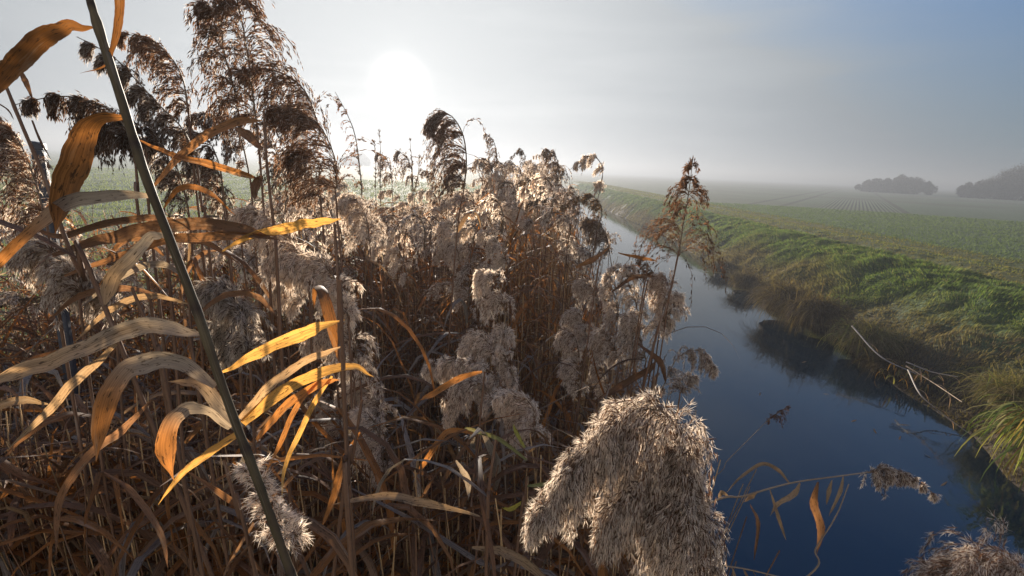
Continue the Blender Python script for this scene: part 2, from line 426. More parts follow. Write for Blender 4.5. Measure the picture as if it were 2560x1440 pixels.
grass('track_grass', 'short yellowish grass growing on the field track', 45000, track_s, lambda x, y: .05 + 0 * x, track_c, 1.4, lean=.8)
def crop_s(n):
    r = 4 + 24 * rs.rand(n) ** 1.1; th = rs.rand(n) * 1.35; x = 11.1 + r * np.sin(th) * .9; y = 2 + r * np.cos(th); return x, y
def crop_c(x, y, z, n):
    r = rs.rand(n, 1); return np.array([.055, .08, .045]) * (1 - r) + np.array([.11, .14, .085]) * r
grass('crop_seedlings', 'small grey green seedlings of the winter crop in the field', 110000, crop_s, lambda x, y: .06 + 0 * x, crop_c, .8, lean=.5)
def left_s(n):
    y = .5 + 45 * rs.rand(n) ** 1.6; x = -2.0 - (.2 + y * 1.1) * rs.rand(n); return x, y
def left_c(x, y, z, n):
    r = rs.rand(n, 1); return np.array([.09, .12, .05]) * (1 - r) + np.array([.18, .19, .10]) * r
grass('meadow_grass', 'backlit green grass of the meadow behind the reeds', 60000, left_s, lambda x, y: .10 + 0 * x, left_c, 1.4, lean=.5)

# ------------------------------------------------------------------ reeds
BR = np.array([.165, .10, .06]); DK = np.array([.055, .035, .03]); TAN = np.array([.33, .24, .155]); GREY = np.array([.34, .30, .26])
ORG = np.array([.42, .19, .06]); YEL = np.array([.55, .33, .10]); RUST = np.array([.24, .125, .06]); DBR = np.array([.15, .085, .05])
SILK = np.array([.88, .79, .68])
LEFT = -RR

def plume(mb, axis, Lb, nb, ns, nh, side=LEFT, spread=.5, g=.35, fwd=.9, spl=.011, hl=.010, sw=.0016, hw=.0007, silk=SILK, brown=BR, nodes=9, seed=0, jit=.20, hj=.32, rnd=.26, nj=.012, vary=.6, two=0.0, prof=None):
    R = np.random.RandomState(seed + 100)
    ax = spline(axis, 40); D = norm(np.gradient(ax, axis=0))
    node = (np.arange(nodes) + .3) / nodes
    nid = R.randint(0, nodes, nb); nodeL = R.uniform(.65, 1.2, nodes); nodeK = R.rand(nodes)
    t = np.clip(node[nid] + R.randn(nb) * nj, 0, .995) ; od = np.argsort(t); t = t[od]; nid = nid[od]
    ii = (t * 39).astype(int); base = ax[ii]; T = D[ii]
    pf = (np.interp(t, [0, .15, .55, 1], [.55, 1.0, .85, .30]) if prof is None else np.interp(t, *prof))
    L = Lb * pf * (.65 + .5 * R.rand(nb)) * nodeL[nid]
    sgn = np.where(R.rand(nb) < two, -1., 1.)[:, None]
    d = norm(T * fwd + side * sgn * spread * (.5 + R.rand(nb, 1)) + R.randn(nb, 3) * rnd)
    K = 7; pts = [base]; p = base; st = (L / (K - 1))[:, None]
    dn = np.array([0, 0, -1.0])
    for k in range(K - 1):
        p = p + d * st; pts.append(p)
        d = norm(d + dn * g * (.6 + .25 * k) + R.randn(nb, 3) * .07)
    Br = np.stack(pts, 1)
    rad = np.linspace(1, .35, K)[None] * (sw * .28) * np.ones((nb, 1))
    tubes(mb, Br, rad, brown * 1.3, 3, 0)
    tubes(mb, ax[None, ::3], np.linspace(sw * 1.0, sw * .35, len(ax[::3]))[None], TAN * .6, 4, 0)
    # spikelets
    n = nb * ns
    u = (.10 + .90 * R.rand(nb, ns) ** .85) * (K - 1) * .999; b = np.arange(nb)[:, None]
    i0 = u.astype(int); f = (u - i0)[..., None]
    q = Br[b, i0] * (1 - f) + Br[b, i0 + 1] * f; dd = norm(Br[b, i0 + 1] - Br[b, i0])
    q = q.reshape(n, 3); dd = dd.reshape(n, 3)
    sd = norm(dd * 1.0 + R.randn(n, 3) * jit + dn * .18)
    q = q + R.randn(n, 3) * spl * .22 
    ln = spl * (.7 + .6 * R.rand(n, 1)); wv = norm(np.cross(sd, R.randn(n, 3))); ww = sw * (.7 + .6 * R.rand(n, 1))
    nv = np.cross(sd, wv)
    a = q; e = q + sd * ln; m1 = q + sd * ln * .4
    V = np.stack([a, m1 + wv * ww * .5, e, m1 - wv * ww * .5, m1 + nv * ww * .45, m1 - nv * ww * .45], 1)
    i = np.arange(n) * 6
    lock = .6 * nodeK[nid] + .4 * R.rand(nb); lk = np.repeat(lock, ns)[:, None]
    tn = brown * (.55 + .7 * R.rand(n, 1)) * (1 + vary * (lk - .3)) 
    mb.add(V, np.repeat(tn, 6, 0), quads=np.concatenate([np.stack([i, i + 1, i + 2, i + 3], -1), np.stack([i, i + 4, i + 2, i + 5], -1)]), mat=1)
    if nh > 0:
        m_ = n * nh
        qq = np.repeat(q + sd * ln * .25, nh, 0); hd = norm(np.repeat(sd, nh, 0) * .85 + R.randn(m_, 3) * hj + dn * .12)
        hl_ = hl * (.5 + .8 * R.rand(m_, 1)); wv = norm(np.cross(hd, R.randn(m_, 3))) * hw
        hb = norm(hd + R.randn(m_, 3) * hj * .6)
        keep = R.rand(m_) < 1 - vary * np.repeat(lk[:, 0], nh); qq, hd, hl_, wv, hb = qq[keep], hd[keep], hl_[keep], wv[keep], hb[keep]; m_ = len(qq)
        V = np.stack([qq - wv * .5, qq + wv * .5, qq + hd * hl_ * .6 + wv * .45, qq + hd * hl_ * .6 - wv * .45, qq + hd * hl_ * .6 + hb * hl_ * .45], 1)
        i = np.arange(m_) * 5
        tn = silk * (.8 + .35 * R.rand(m_, 1))
        mb.add(V, np.repeat(tn, 5, 0), quads=np.stack([i, i + 1, i + 2, i + 3], -1), tris=np.stack([i + 3, i + 2, i + 4], -1), mat=2)
PM = [M_STEM, M_SPIKE, M_HAIR]

def leaf_paths(base, az, el, L, droop, K=9, R=rs, kink=0.15):      # N leaves that arch over and hang
    N_ = len(base); d = np.stack([np.cos(az) * np.cos(el), np.sin(az) * np.cos(el), np.sin(el)], -1)
    pts = [base]; p = base; st = (L / (K - 1))[:, None]
    for k in range(K - 1):
        p = p + d * st; pts.append(p)
        d = norm(d + np.array([0, 0, -1.0]) * droop[:, None] * (.35 + .22 * k) + R.randn(N_, 3) * kink * .35)
    return np.stack(pts, 1)
def leaf_side(Pt, twist, R=rs):
    D = norm(np.gradient(Pt, axis=1)); up = np.array([0, 0, 1.0])
    s = norm(np.cross(D, up + R.randn(len(Pt), 1, 3) * .15)); n = np.cross(D, s)
    a = twist[:, None] * np.linspace(-.2, 1, Pt.shape[1])[None]
    return s * np.cos(a)[..., None] + n * np.sin(a)[..., None]
LW = np.array([.45, .9, 1.0, .97, .9, .78, .6, .36, .04])
def leaf_cols(n, R=rs, o=.25):
    r = R.rand(n, 1); k = R.rand(n)
    C = TAN * .85 * (1 - r) + RUST * r
    C = np.where((k < o)[:, None], ORG * (.45 + .5 * r), C); C = np.where((k > .55)[:, None], DBR * (.8 + 1.0 * r), C); C = np.where((k > .85)[:, None], GREY * (.7 + .4 * r), C)
    return C

GRP = 'tall reeds along the near canal bank'
def ground_under(top, below=None):
    """points from the foot of a reed up to the point top; below = a second point lower on the stem"""
    d = norm(top - below) if below is not None else np.array([.03, .0, 1.0])
    if d[2] < .35: d = norm(d + np.array([0, 0, .8]))
    p = (below if below is not None else top).copy()
    for _ in range(80):
        if p[2] <= max(height(p[0], p[1]), -.3): break
        d = norm(d * .97 + np.array([0, 0, .03])); p = p - d * .06
    return p
def px_curve(pl, depth):
    """photo pixels (x, y[, depth]) to world points"""
    return np.array([P(q[0], q[1], q[2] if len(q) > 2 else depth) for q in pl])
def px_leaf(parent, org, pl, widths, depth, tint, name='leaf', fold=.18, twist=.0, tint2=None, lab=None, face=None):
    pts = px_curve(pl, depth); K = 44; c = spline(pts, K); rn = np.random.RandomState(int(pl[0][0]) + 7 * int(pl[-1][1]) & 0xffff)
    w = np.interp(np.linspace(0, 1, K), np.linspace(0, 1, len(widths)), widths) / FPX * np.interp(np.linspace(0, 1, K), np.linspace(0, 1, len(pts)), (pts - CAM) @ _F)
    f_ = np.linspace(0, 1, K); w = w * .76 * (1 + .05 * (vnoise(f_ * 8, f_ * 0 + pl[0][0], 3) - .5) + .10 * (vnoise(f_ * 40, f_ * 0 + pl[0][1], 4) - .5)) * np.minimum(1, .25 + (1 - f_) * 6)
    c = c + np.stack([0 * f_, 0 * f_, (vnoise(f_ * 11, f_ * 0 + pl[0][0], 8) - .5)], -1) * w.mean() * .25
    D = norm(np.gradient(c, axis=0)); view = norm(c - CAM)
    s = norm(np.cross(D, view)); n = np.cross(D, s)
    a = twist * np.linspace(-1, 1, K)[:, None] + .5 * (vnoise(f_ * 5, f_ * 0 + pl[0][1], 9) - .5)[:, None] * 2
    s = s * np.cos(a) + n * np.sin(a)
    tt = np.broadcast_to(tint, (K, 3)) if tint2 is None else tint + (tint2 - tint) * smooth(.35, .75, np.linspace(0, 1, K))[:, None]
    mb = MB(); ribbons(mb, c[None], w[None], s[None], tt[None], fold)
    o = mb.build(name, M_LEAF, parent, org)
    if lab: o['label'] = lab
    return o

def reed(label, stem, top_depth, plume_px=None, pl=None, leaves=(), r=.0028, stem_tint=DBR * 1.2, extra_leaves=4, seed=1, lean_to_ground=True, group=GRP, cat='reed', plumes=None):
    R = np.random.RandomState(seed)
    st = px_curve(stem, top_depth)                                 # listed from top to bottom
    pts = [p for p in st[::-1]]
    if lean_to_ground:
        foot = ground_under(st[-2], st[-1]); pts = [foot, (foot + pts[0]) / 2 + R.randn(3) * .02] + pts
    else: foot = pts[0]
    c = spline(np.array(pts), 30)
    root = empty('reed', foot); tag(root, label, cat, group)
    mb = MB(); rr = np.linspace(1.15, .62, 30) * r
    rr = rr * (1 + .18 * (np.abs(np.sin(np.linspace(0, 22, 30))) > .97))
    tubes(mb, c[None], rr[None], stem_tint, 8); mb.build('stem', M_STEM, root, foot)
    for k, (q, w, t) in enumerate(leaves):
        px_leaf(root, foot, q, w, top_depth, t, twist=R.uniform(-.5, .5))
    for k in range(extra_leaves):
        u = .25 + .6 * (k + R.rand()) / max(extra_leaves, 1); b = c[int(u * 29)]
        az = np.array([R.choice([0, np.pi]) + R.randn() * .8]); 
        pt = leaf_paths(b[None], az, np.array([R.uniform(.3, 1.1)]), np.array([R.uniform(.22, .42)]), np.array([R.uniform(.2, .6)]), R=R)
        if proj(pt[0])[1].min() < max(500, proj(st[0])[1] + 40) or proj(pt[0])[2].min() < .5: continue
        mb = MB(); ribbons(mb, pt, LW[None] * R.uniform(.008, .016), leaf_side(pt, np.array([R.uniform(-1, 1)]), R), leaf_cols(1, R)); mb.build('leaf', M_LEAF, root, foot)
    for j, (apx, kw) in enumerate(plumes or ([(plume_px, pl)] if plume_px else [])):
        kw = dict(kw or {}); kw.setdefault('seed', seed * 7 + j)
        mb = MB(); plume(mb, px_curve(apx, top_depth), **kw); mb.build('plume', PM, root, foot)
    return root
# ------------------------------------------------------------------ near reeds, one by one
A_ = np.array
# (0) the thick leaning stem close to the camera with its broad leaves
def main_reed():
    stem = [(212, -60), (225, 0), (262, 120), (310, 270), (360, 430), (425, 600), (490, 770), (540, 920), (590, 1060), (640, 1190), (690, 1330), (730, 1440), (790, 1600)]
    ctr = px_curve(stem, .32); foot = ctr[-1] + A_([.25, -.1, -1.3]); foot[2] = height(foot[0], foot[1])
    root = empty('reed', foot); tag(root, 'thick speckled reed stem leaning across the left with broad orange leaves', 'reed', GRP)
    n_ = norm(ctr[-1] - ctr[-2]); low = np.array([ctr[-1] + (foot - ctr[-1]) * t for t in (.12, .3, .5, .75, 1)])
    c = np.vstack([spline(np.vstack([ctr, low[:1]]), 70), spline(low, 21)[1:]])
    r = np.full(90, .0027); r[:8] *= .8
    k = np.arange(90); r = r * (1 + .15 * (k % 13 == 6)) * (1 + .03 * np.sin(k * 1.7))
    mb = MB(); tn = A_([.085, .066, .036]) * (.75 + .6 * vnoise(k / 5., k * 0 + 2.2, 5))[:, None]; tn[k % 13 == 6] = [.05, .035, .025]; tn[(k % 13 > 6) & (k % 13 < 10)] = tn[(k % 13 > 6) & (k % 13 < 10)] * 1.35; r = r * (1 + .10 * ((k % 13 > 6) & (k % 13 < 10))); tubes(mb, c[None], r[None], tn[None], 12); mb.build('stem', M_STEM, root, foot)
    LV = [
     ([(232, 72), (170, 68), (110, 95), (50, 150), (0, 205), (-60, 260)], [8, 40, 60, 62, 50, 36], ORG * .34, None, .15),
     ([(296, -50), (299, 20), (292, 80), (280, 125), (262, 165), (200, 182)], [30, 26, 22, 14, 7, 2], ORG * .33, None, .2),
     ([(306, 293), (250, 296), (212, 330), (190, 400), (168, 455), (150, 520), (138, 585)], [16, 40, 66, 84, 78, 52, 10], ORG * .55, None, .3),
     ([(374, 487), (300, 488), (200, 500), (130, 532), (65, 590), (0, 650), (-40, 700)], [14, 36, 46, 42, 34, 30, 26], GREY * .9, ORG * .8, .4),
     ([(502, 838), (430, 822), (350, 815), (250, 852), (150, 895), (60, 925), (-40, 965)], [16, 46, 56, 54, 50, 50, 46], GREY * .85, TAN * 1.2, -.2),
     ([(538, 965), (460, 912), (370, 905), (305, 935), (268, 1000), (248, 1075), (240, 1150)], [20, 52, 64, 62, 66, 50, 12], GREY * .8, ORG * .75, .2),
     ([(575, 1070), (520, 1028), (462, 1025), (425, 1065), (415, 1130), (436, 1205)], [16, 34, 44, 52, 60, 4], GREY * .8, ORG * 1.0, .5),
     ([(600, 1075), (560, 1030), (500, 960), (420, 955)], [30, 44, 44, 4], GREY * .7, TAN, .2),
     ([(420, 595), (380, 590), (330, 640), (280, 700), (262, 760)], [12, 30, 40, 46, 30], GREY, TAN * 1.1, .3),
     ([(592, 1085), (520, 1135), (455, 1185), (395, 1262)], [22, 26, 20, 3], YEL, None, .1),
    ]
    for q, w, t, t2, tw in LV: px_leaf(root, foot, q, w, .32 if len(q) > 4 else .35, t, twist=tw, tint2=t2)
    mb = MB(); plume(mb, px_curve([(742, 1340), (700, 1330), (668, 1270), (640, 1190), (618, 1170)], .36), .016, 70, 8, 7, spread=.9, g=.2, two=.5, spl=.005, sw=.0008, hl=.008, hw=.00035, silk=SILK * 1.15, seed=3)
    mb.build('fluff_tuft', PM, root, foot)
main_reed()

# hanging and arching leaves of the other near reeds: (pixels, widths, depth, tint)
FAN = [
 ([(605, 1062), (700, 985), (790, 935), (880, 915), (935, 945)], [30, 40, 38, 26, 6], .45, YEL * .9),
 ([(600, 1050), (680, 960), (770, 900), (860, 865)], [22, 30, 26, 8], .46, TAN * 1.1),
 ([(640, 1100), (720, 1010), (800, 960), (850, 950)], [16, 28, 24, 6], .47, ORG),
 ([(830, 940), (790, 1000), (750, 1080), (712, 1170), (704, 1262)], [8, 20, 18, 12, 3], .46, YEL),
 ([(800, 950), (740, 1020), (700, 1110), (660, 1190)], [6, 18, 16, 4], .47, ORG),
 ([(550, 935), (640, 885), (740, 842), (800, 818), (862, 800)], [6, 34, 44, 36, 8], .50, YEL * 1.05),
]
def leafy(label, stem, depth, leaves, seed, r=.0028):
    return reed(label, stem, depth, leaves=[(q, w, t) for q, w, _, t in leaves], seed=seed, extra_leaves=3, r=r)
leafy('reed just right of the thick leaning stem carrying the fan of glowing yellow leaves', [(850, 700), (856, 860), (862, 1020), (870, 1200), (880, 1440)], .47, FAN, 11)
leafy('reed with a long yellow blade and a near horizontal brown one below the tall plumes', [(836, 560), (845, 700), (850, 880), (866, 1100)], .62,
      [([(555, 630), (630, 590), (720, 568), (790, 556), (852, 549)], [6, 26, 36, 28, 14], .6, YEL),
       ([(130, 640), (250, 600), (360, 575), (480, 560), (600, 575), (700, 600)], [12, 36, 46, 44, 40, 10], .6, DBR * .9),
       ([(160, 690), (300, 640), (420, 600), (560, 590), (690, 590)], [8, 26, 30, 30, 8], .6, RUST * .8)], 12)
leafy('slender reed crossed by two crooked brown leaves over the far meadow', [(660, 280), (668, 420), (690, 620), (700, 800)], .72,
      [([(378, 472), (440, 400), (520, 335), (590, 305), (655, 300)], [6, 22, 28, 26, 12], .7, RUST * 1.2),
       ([(350, 352), (430, 385), (520, 410), (600, 432), (650, 446)], [6, 18, 24, 24, 8], .7, ORG * .7),
       ([(655, 440), (640, 460), (636, 500)], [10, 30, 8], .7, DBR),
       ([(590, 320), (620, 340), (655, 375)], [10, 34, 12], .7, DBR * 1.4)], 13)
leafy('reed at the left edge whose long narrow leaves droop in front of the dark post', [(15, 215), (62, 330), (110, 440), (165, 600), (210, 700), (300, 860)], .6,
      [([(40, 160), (62, 200), (82, 250)], [4, 18, 4], .6, DBR), ([(-20, 165), (10, 158), (45, 165)], [20, 24, 8], .6, TAN),
       ([(-10, 255), (20, 275), (35, 300)], [4, 5, 2], .6, DBR), ([(80, 300), (100, 350), (128, 400)], [5, 7, 2], .6, DBR)], 14)
leafy('bent reed with an orange brown leaf lying across the white central plume', [(1212, 930), (1196, 1090), (1180, 1240), (1170, 1440)], .9,
      [([(1205, 930), (1150, 945), (1080, 985), (1050, 1000)], [8, 22, 20, 4], .9, ORG * .9), ([(1200, 1085), (1120, 1080), (1070, 1145), (1030, 1200)], [8, 18, 20, 4], .9, ORG)], 15)
leafy('half green reed with fresh yellowish leaves beside the big fluffy plume', [(1318, 1190), (1310, 1260), (1290, 1400)], .8,
      [([(1312, 1120), (1290, 1080), (1283, 1060)], [10, 14, 2], .8, A_([.30, .31, .08])), ([(1316, 1150), (1250, 1100), (1180, 1075), (1160, 1070)], [8, 14, 12, 3], .8, A_([.24, .26, .10])),
       ([(1318, 1215), (1350, 1212), (1380, 1206)], [6, 14, 4], .8, A_([.24, .26, .11])), ([(1310, 1250), (1280, 1272), (1255, 1270)], [6, 16, 4], .8, A_([.45, .40, .07]))], 16, r=.003)
leafy('reed at the left whose dark and rusty leaves cross in front of the meadow', [(410, 520), (424, 700), (440, 900)], .75,
      [([(60, 560), (150, 590), (260, 560), (380, 545), (470, 560)], [4, 18, 24, 22, 6], .75, DBR), ([(240, 720), (320, 640), (420, 600), (520, 610), (600, 660)], [4, 20, 24, 20, 4], .75, RUST),
       ([(410, 520), (450, 470), (520, 480), (590, 540)], [6, 18, 18, 3], .75, ORG * .7), ([(120, 800), (200, 740), (300, 720), (410, 740)], [4, 20, 22, 6], .75, DBR * 1.3),
       ([(410, 640), (360, 600), (300, 610), (250, 680)], [6, 18, 18, 3], .75, RUST * .8)], 17)
leafy('reed with grey brown leaves fanning left just above the long pale blade', [(470, 700), (480, 860), (500, 1000)], .7,
      [([(470, 700), (400, 660), (300, 690), (200, 770)], [6, 22, 24, 4], .7, GREY * .7), ([(475, 760), (380, 740), (280, 770), (180, 860)], [6, 20, 22, 4], .7, TAN * .8),
       ([(480, 800), (560, 740), (640, 740), (700, 800)], [6, 20, 20, 4], .7, DBR * 1.2), ([(120, 1010), (60, 1000), (10, 1010), (-30, 1040)], [6, 26, 30, 10], .7, TAN * .7)], 18)
for k, (lab, st, lv, dp) in enumerate([
  ('reed low at the left edge with a pale blade arching down to the corner', [(330, 720), (400, 900), (440, 1100)], [([(320, 830), (250, 900), (180, 960), (120, 1030), (10, 1130)], [6, 24, 30, 26, 5], .6, TAN), ([(380, 1000), (300, 1080), (230, 1130), (150, 1250), (140, 1400)], [6, 26, 26, 22, 4], .6, DBR * 1.5)], .6),
  ('reed at bottom left with a straight rusty leaf slanting under the fan of yellow leaves', [(905, 1000), (880, 1150), (850, 1300)], [([(900, 1080), (860, 1150), (835, 1240), (800, 1330)], [6, 22, 24, 5], .6, ORG * .8), ([(1200, 1290), (1080, 1262), (960, 1240), (830, 1260)], [4, 26, 26, 8], .6, TAN * .9)], .62),
  ('reed at the bottom whose dry leaves cross below the central plume', [(1240, 1100), (1220, 1250), (1215, 1440)], [([(1180, 1370), (1260, 1380), (1330, 1420), (1380, 1460)], [8, 30, 30, 8], .65, TAN * .9), ([(1140, 1150), (1168, 1200), (1172, 1250)], [6, 24, 4], .65, GREY)], .65),
  ('reed by the thick leaning stem with a curled brown leaf near the bottom edge', [(560, 1150), (600, 1300), (640, 1440)], [([(470, 1180), (560, 1240), (640, 1300), (700, 1400)], [5, 20, 20, 5], .6, RUST), ([(260, 1180), (330, 1230), (400, 1330), (420, 1420)], [4, 18, 18, 4], .6, DBR * 1.6)], .6),
 ]): leafy(lab, st, dp, lv, 20 + k)

def H(**k): return k
OPEN = dict(nh=0, spl=.012, sw=.0022, g=.30)
# --- plumes against the sky, upper left
reed('tallest reed with two open drooping plumes that stand in front of the white marker post', [(838, 470), (850, 620), (868, 800), (888, 1000)], 1.0,
  plumes=[([(842, 470), (838, 400), (815, 340), (785, 300), (740, 275), (690, 270)], H(Lb=.135, nb=125, ns=28, nh=1, hw=.0007, spl=.012, sw=.0021, spread=.55, g=.30, fwd=.5, nodes=11, brown=BR * 1.4)),
          ([(800, 330), (775, 250), (735, 200), (670, 172), (600, 178)], H(Lb=.115, nb=95, ns=28, nh=1, hw=.0007, spl=.011, sw=.0021, spread=.35, g=.4, fwd=.6, nodes=8, brown=BR * 1.4))], seed=31, extra_leaves=2)
reed('reed behind the marker with a ragged brown plume falling to the left', [(800, 480), (812, 620), (830, 800)], 1.02,
  plumes=[([(800, 500), (800, 440), (790, 400), (760, 380), (720, 400)], H(Lb=.10, nb=60, ns=30, nh=1, spl=.012, sw=.002, spread=.5, g=.45, fwd=.4))], seed=32, extra_leaves=2)
reed('upright reed whose tall dark plume runs out of the top', [(640, 290), (650, 400), (662, 560), (680, 800)], .95,
  plumes=[([(640, 300), (626, 190), (610, 80), (592, 0), (570, -60)], H(Lb=.125, nb=170, ns=26, nh=1, brown=BR * 1.3, spl=.011, sw=.0021, spread=.6, g=.5, fwd=.6, two=.38, nodes=9, hw=.0007)),
          ([(600, 330), (590, 240), (560, 130), (548, 40), (500, 0)], H(Lb=.10, nb=95, ns=26, nh=1, brown=BR * 1.2, spl=.012, sw=.002, spread=.5, g=.5, fwd=.6, two=.2, nodes=7))], seed=33, extra_leaves=3)
reed('reed with a feathery plume bowing left from behind the thick stem', [(470, 260), (482, 400), (500, 560), (520, 760)], 1.0,
  plumes=[([(470, 280), (458, 200), (425, 140), (370, 95), (295, 85)], H(Lb=.105, nb=115, ns=28, nh=1, spl=.010, sw=.002, spread=.5, g=.45, fwd=.6, nodes=9, brown=BR * 1.3))], seed=34, extra_leaves=2)
reed('reed with a dense dark grey plume crossing the thick stem at its upper part', [(490, 380), (505, 520), (530, 700)], .9,
  plumes=[([(490, 390), (455, 320), (400, 265), (345, 205), (280, 140), (192, 92)], H(Lb=.075, nb=120, ns=34, nh=3, spl=.009, sw=.002, spread=.55, g=.5, fwd=.6, nodes=8, brown=BR * .8, silk=SILK * .6))], seed=35, extra_leaves=2)
reed('reed whose dark plume stretches left nearly level towards the picture edge', [(330, 330), (345, 470), (360, 640)], .85,
  plumes=[([(335, 345), (290, 290), (240, 258), (150, 240), (36, 262)], H(Lb=.085, nb=110, ns=32, nh=1, spl=.009, sw=.002, spread=.15, g=.75, fwd=.7, nodes=7, brown=BR * .75, silk=SILK * .6))], seed=36, extra_leaves=2)
reed('reed with a heavy dark tuft hanging just left of the thick stem', [(365, 370), (372, 480), (385, 640)], .88,
  plumes=[([(368, 380), (350, 330), (310, 305), (265, 320), (235, 350)], H(Lb=.095, nb=90, ns=32, nh=2, spl=.009, sw=.002, spread=.1, g=.9, fwd=.6, nodes=6, brown=BR * .65, silk=SILK * .5))], seed=37, extra_leaves=2)
reed('reed with a tan sunlit plume cut by the left picture edge', [(110, 520), (130, 640), (150, 800)], .8,
  plumes=[([(112, 540), (80, 430), (40, 340), (-10, 285)], H(Lb=.10, nb=120, ns=34, nh=3, spl=.010, sw=.002, spread=.4, g=.6, fwd=.4, nodes=9, brown=BR * 1.4))], seed=38, extra_leaves=2)
for k, (apx, dp, lab, kw) in enumerate([
  ([(620, 420), (600, 340), (560, 300), (510, 285), (470, 300)], 1.2, 'reed with a small curled plume under the tall dark plume', H(Lb=.09, nb=70, ns=28, nh=2)),
  ([(560, 520), (550, 420), (520, 350), (480, 330), (440, 350)], 1.15, 'reed with a brown hooked plume between the thick stem and the tall plume', H(Lb=.09, nb=80, ns=28, nh=2)),
  ([(560, 480), (545, 430), (520, 405), (490, 400), (470, 430)], 1.3, 'reed with a small smoky grey puff above the crossing leaves', H(Lb=.06, nb=60, ns=28, nh=3, brown=BR * .6, silk=SILK * .5)),
  ([(600, 560), (560, 480), (500, 450), (430, 430), (410, 450)], 1.3, 'reed with a pale nodding plume low behind the crooked leaves', H(Lb=.08, nb=90, ns=28, nh=3)),
  ([(700, 600), (715, 500), (705, 420), (680, 360), (640, 330)], 1.25, 'reed with a loose plume right below the marker', H(Lb=.09, nb=80, ns=28, nh=2, two=.3)),
  ([(760, 560), (775, 480), (765, 430), (730, 400), (690, 410)], 1.4, 'reed with a grey rounded plume at the foot of the marker', H(Lb=.085, nb=80, ns=28, nh=3)),
  ([(470, 520), (450, 440), (420, 380), (380, 350), (340, 360)], 1.1, 'reed with a dark bowed plume just right of the thick stem', H(Lb=.08, nb=80, ns=28, nh=2, brown=BR * .8)),
 ]): reed(lab, [apx[0], (apx[0][0] + 18, apx[0][1] + 180)], dp, apx, dict(dict(spl=.010, sw=.0022, hw=.0009, spread=.4, g=.55, fwd=.5), **kw), seed=50 + k, extra_leaves=2)

# --- middle ground plumes against the sky
SK = [
 ([(905, 470), (890, 350), (870, 290), (838, 230)], 2.6, 'thin reed with a sparse golden plume, alone left under the sun', H(Lb=.10, nb=34, ns=12, nh=0, spread=.35, g=.45, fwd=.5, brown=ORG * .6)),
 ([(980, 452), (975, 420), (962, 392), (932, 376)], 2.9, 'reed with a two tufted plume, first to the right under the sun', H(Lb=.13, nb=60, ns=18, nh=2, nodes=4, spread=.15, g=.9)),
 ([(1032, 455), (1028, 420), (1015, 392), (986, 372)], 2.9, 'reed with a two tufted plume, second to the right under the sun', H(Lb=.13, nb=60, ns=18, nh=2, nodes=4, spread=.15, g=.9)),
 ([(1160, 470), (1166, 400), (1155, 330), (1120, 285), (1078, 308)], 1.45, 'tall reed with the dark S shaped plume in the middle of the sky', H(Lb=.155, nb=150, ns=30, nh=2, nodes=7, spread=.55, g=.5, fwd=.4, brown=BR * 1.0, hw=.0008, sw=.0026)),
 ([(1242, 410), (1240, 375), (1232, 350), (1214, 333)], 3.2, 'reed with a small bent plume, higher of the two before the dense clump', H(Lb=.11, nb=50, ns=16, nh=1, spread=.2, g=.8)),
 ([(1236, 470), (1232, 430), (1222, 405), (1196, 392)], 3.0, 'reed with a small dark plume, lower of the two before the dense clump', H(Lb=.12, nb=60, ns=18, nh=2, nodes=3, spread=.1, g=.9, brown=BR * .8)),
 ([(1394, 455), (1396, 415), (1384, 384), (1352, 371)], 2.9, 'tall reed with a double tufted plume on top of the dense clump', H(Lb=.16, nb=90, ns=22, nh=2, nodes=4, spread=.2, g=.8)),
 ([(1445, 560), (1447, 520), (1440, 485), (1425, 462)], 3.4, 'reed with a knobbly upright plume at the right rim of the dense clump', H(Lb=.09, nb=80, ns=22, nh=3, nodes=6, spread=.3, g=.8)),
 ([(1524, 632), (1516, 590), (1496, 560), (1462, 548)], 2.6, 'lone reed with a thick ribbed plume bowed over the bright water', H(Lb=.15, nb=130, ns=26, nh=3, nodes=8, spread=.2, g=.7, brown=BR * .8)),
 ([(1100, 480), (1090, 450), (1075, 430), (1048, 425)], 3.0, 'reed with a small crescent plume left of the S shaped plume', H(Lb=.10, nb=50, ns=16, nh=1)),
]
for k, (apx, dp, lab, kw) in enumerate(SK):
    dx = 26 if k == 8 else (-24 if k in (3,) else 6)
    reed(lab, [apx[0], (apx[0][0] + dx, apx[0][1] + 190)], dp, apx, dict(dict(spl=.012, sw=.0034, hl=.012, hw=.0016, fwd=.5, spread=.4, g=.6), **kw), seed=80 + k, extra_leaves=2, r=.0032)
for k, (x, y, x2, y2, dp) in enumerate([(948, 322, 950, 470, 2.7), (935, 350, 938, 470, 3.0), (1024, 345, 1030, 480, 2.8), (1050, 385, 1035, 480, 2.8), (1074, 385, 1082, 480, 3.4), (890, 370, 905, 500, 2.4)]):
    reed('thin upright reed with a wispy feather of a plume under the sun', [(x2, y2), (x2 + 4, y2 + 160)], dp, [(x2, y2), ((x + x2) / 2 + 3, (y + y2) / 2), (x, y)],
         H(Lb=.035, nb=24, ns=8, nh=0, spl=.012, sw=.0026, spread=.2, g=.15, fwd=1.2, nodes=12, two=.5, brown=TAN * .6, prof=([0, .4, 1], [.3, 1, .6])), seed=100 + k, extra_leaves=0, r=.0025, group='wispy upright reeds under the sun')

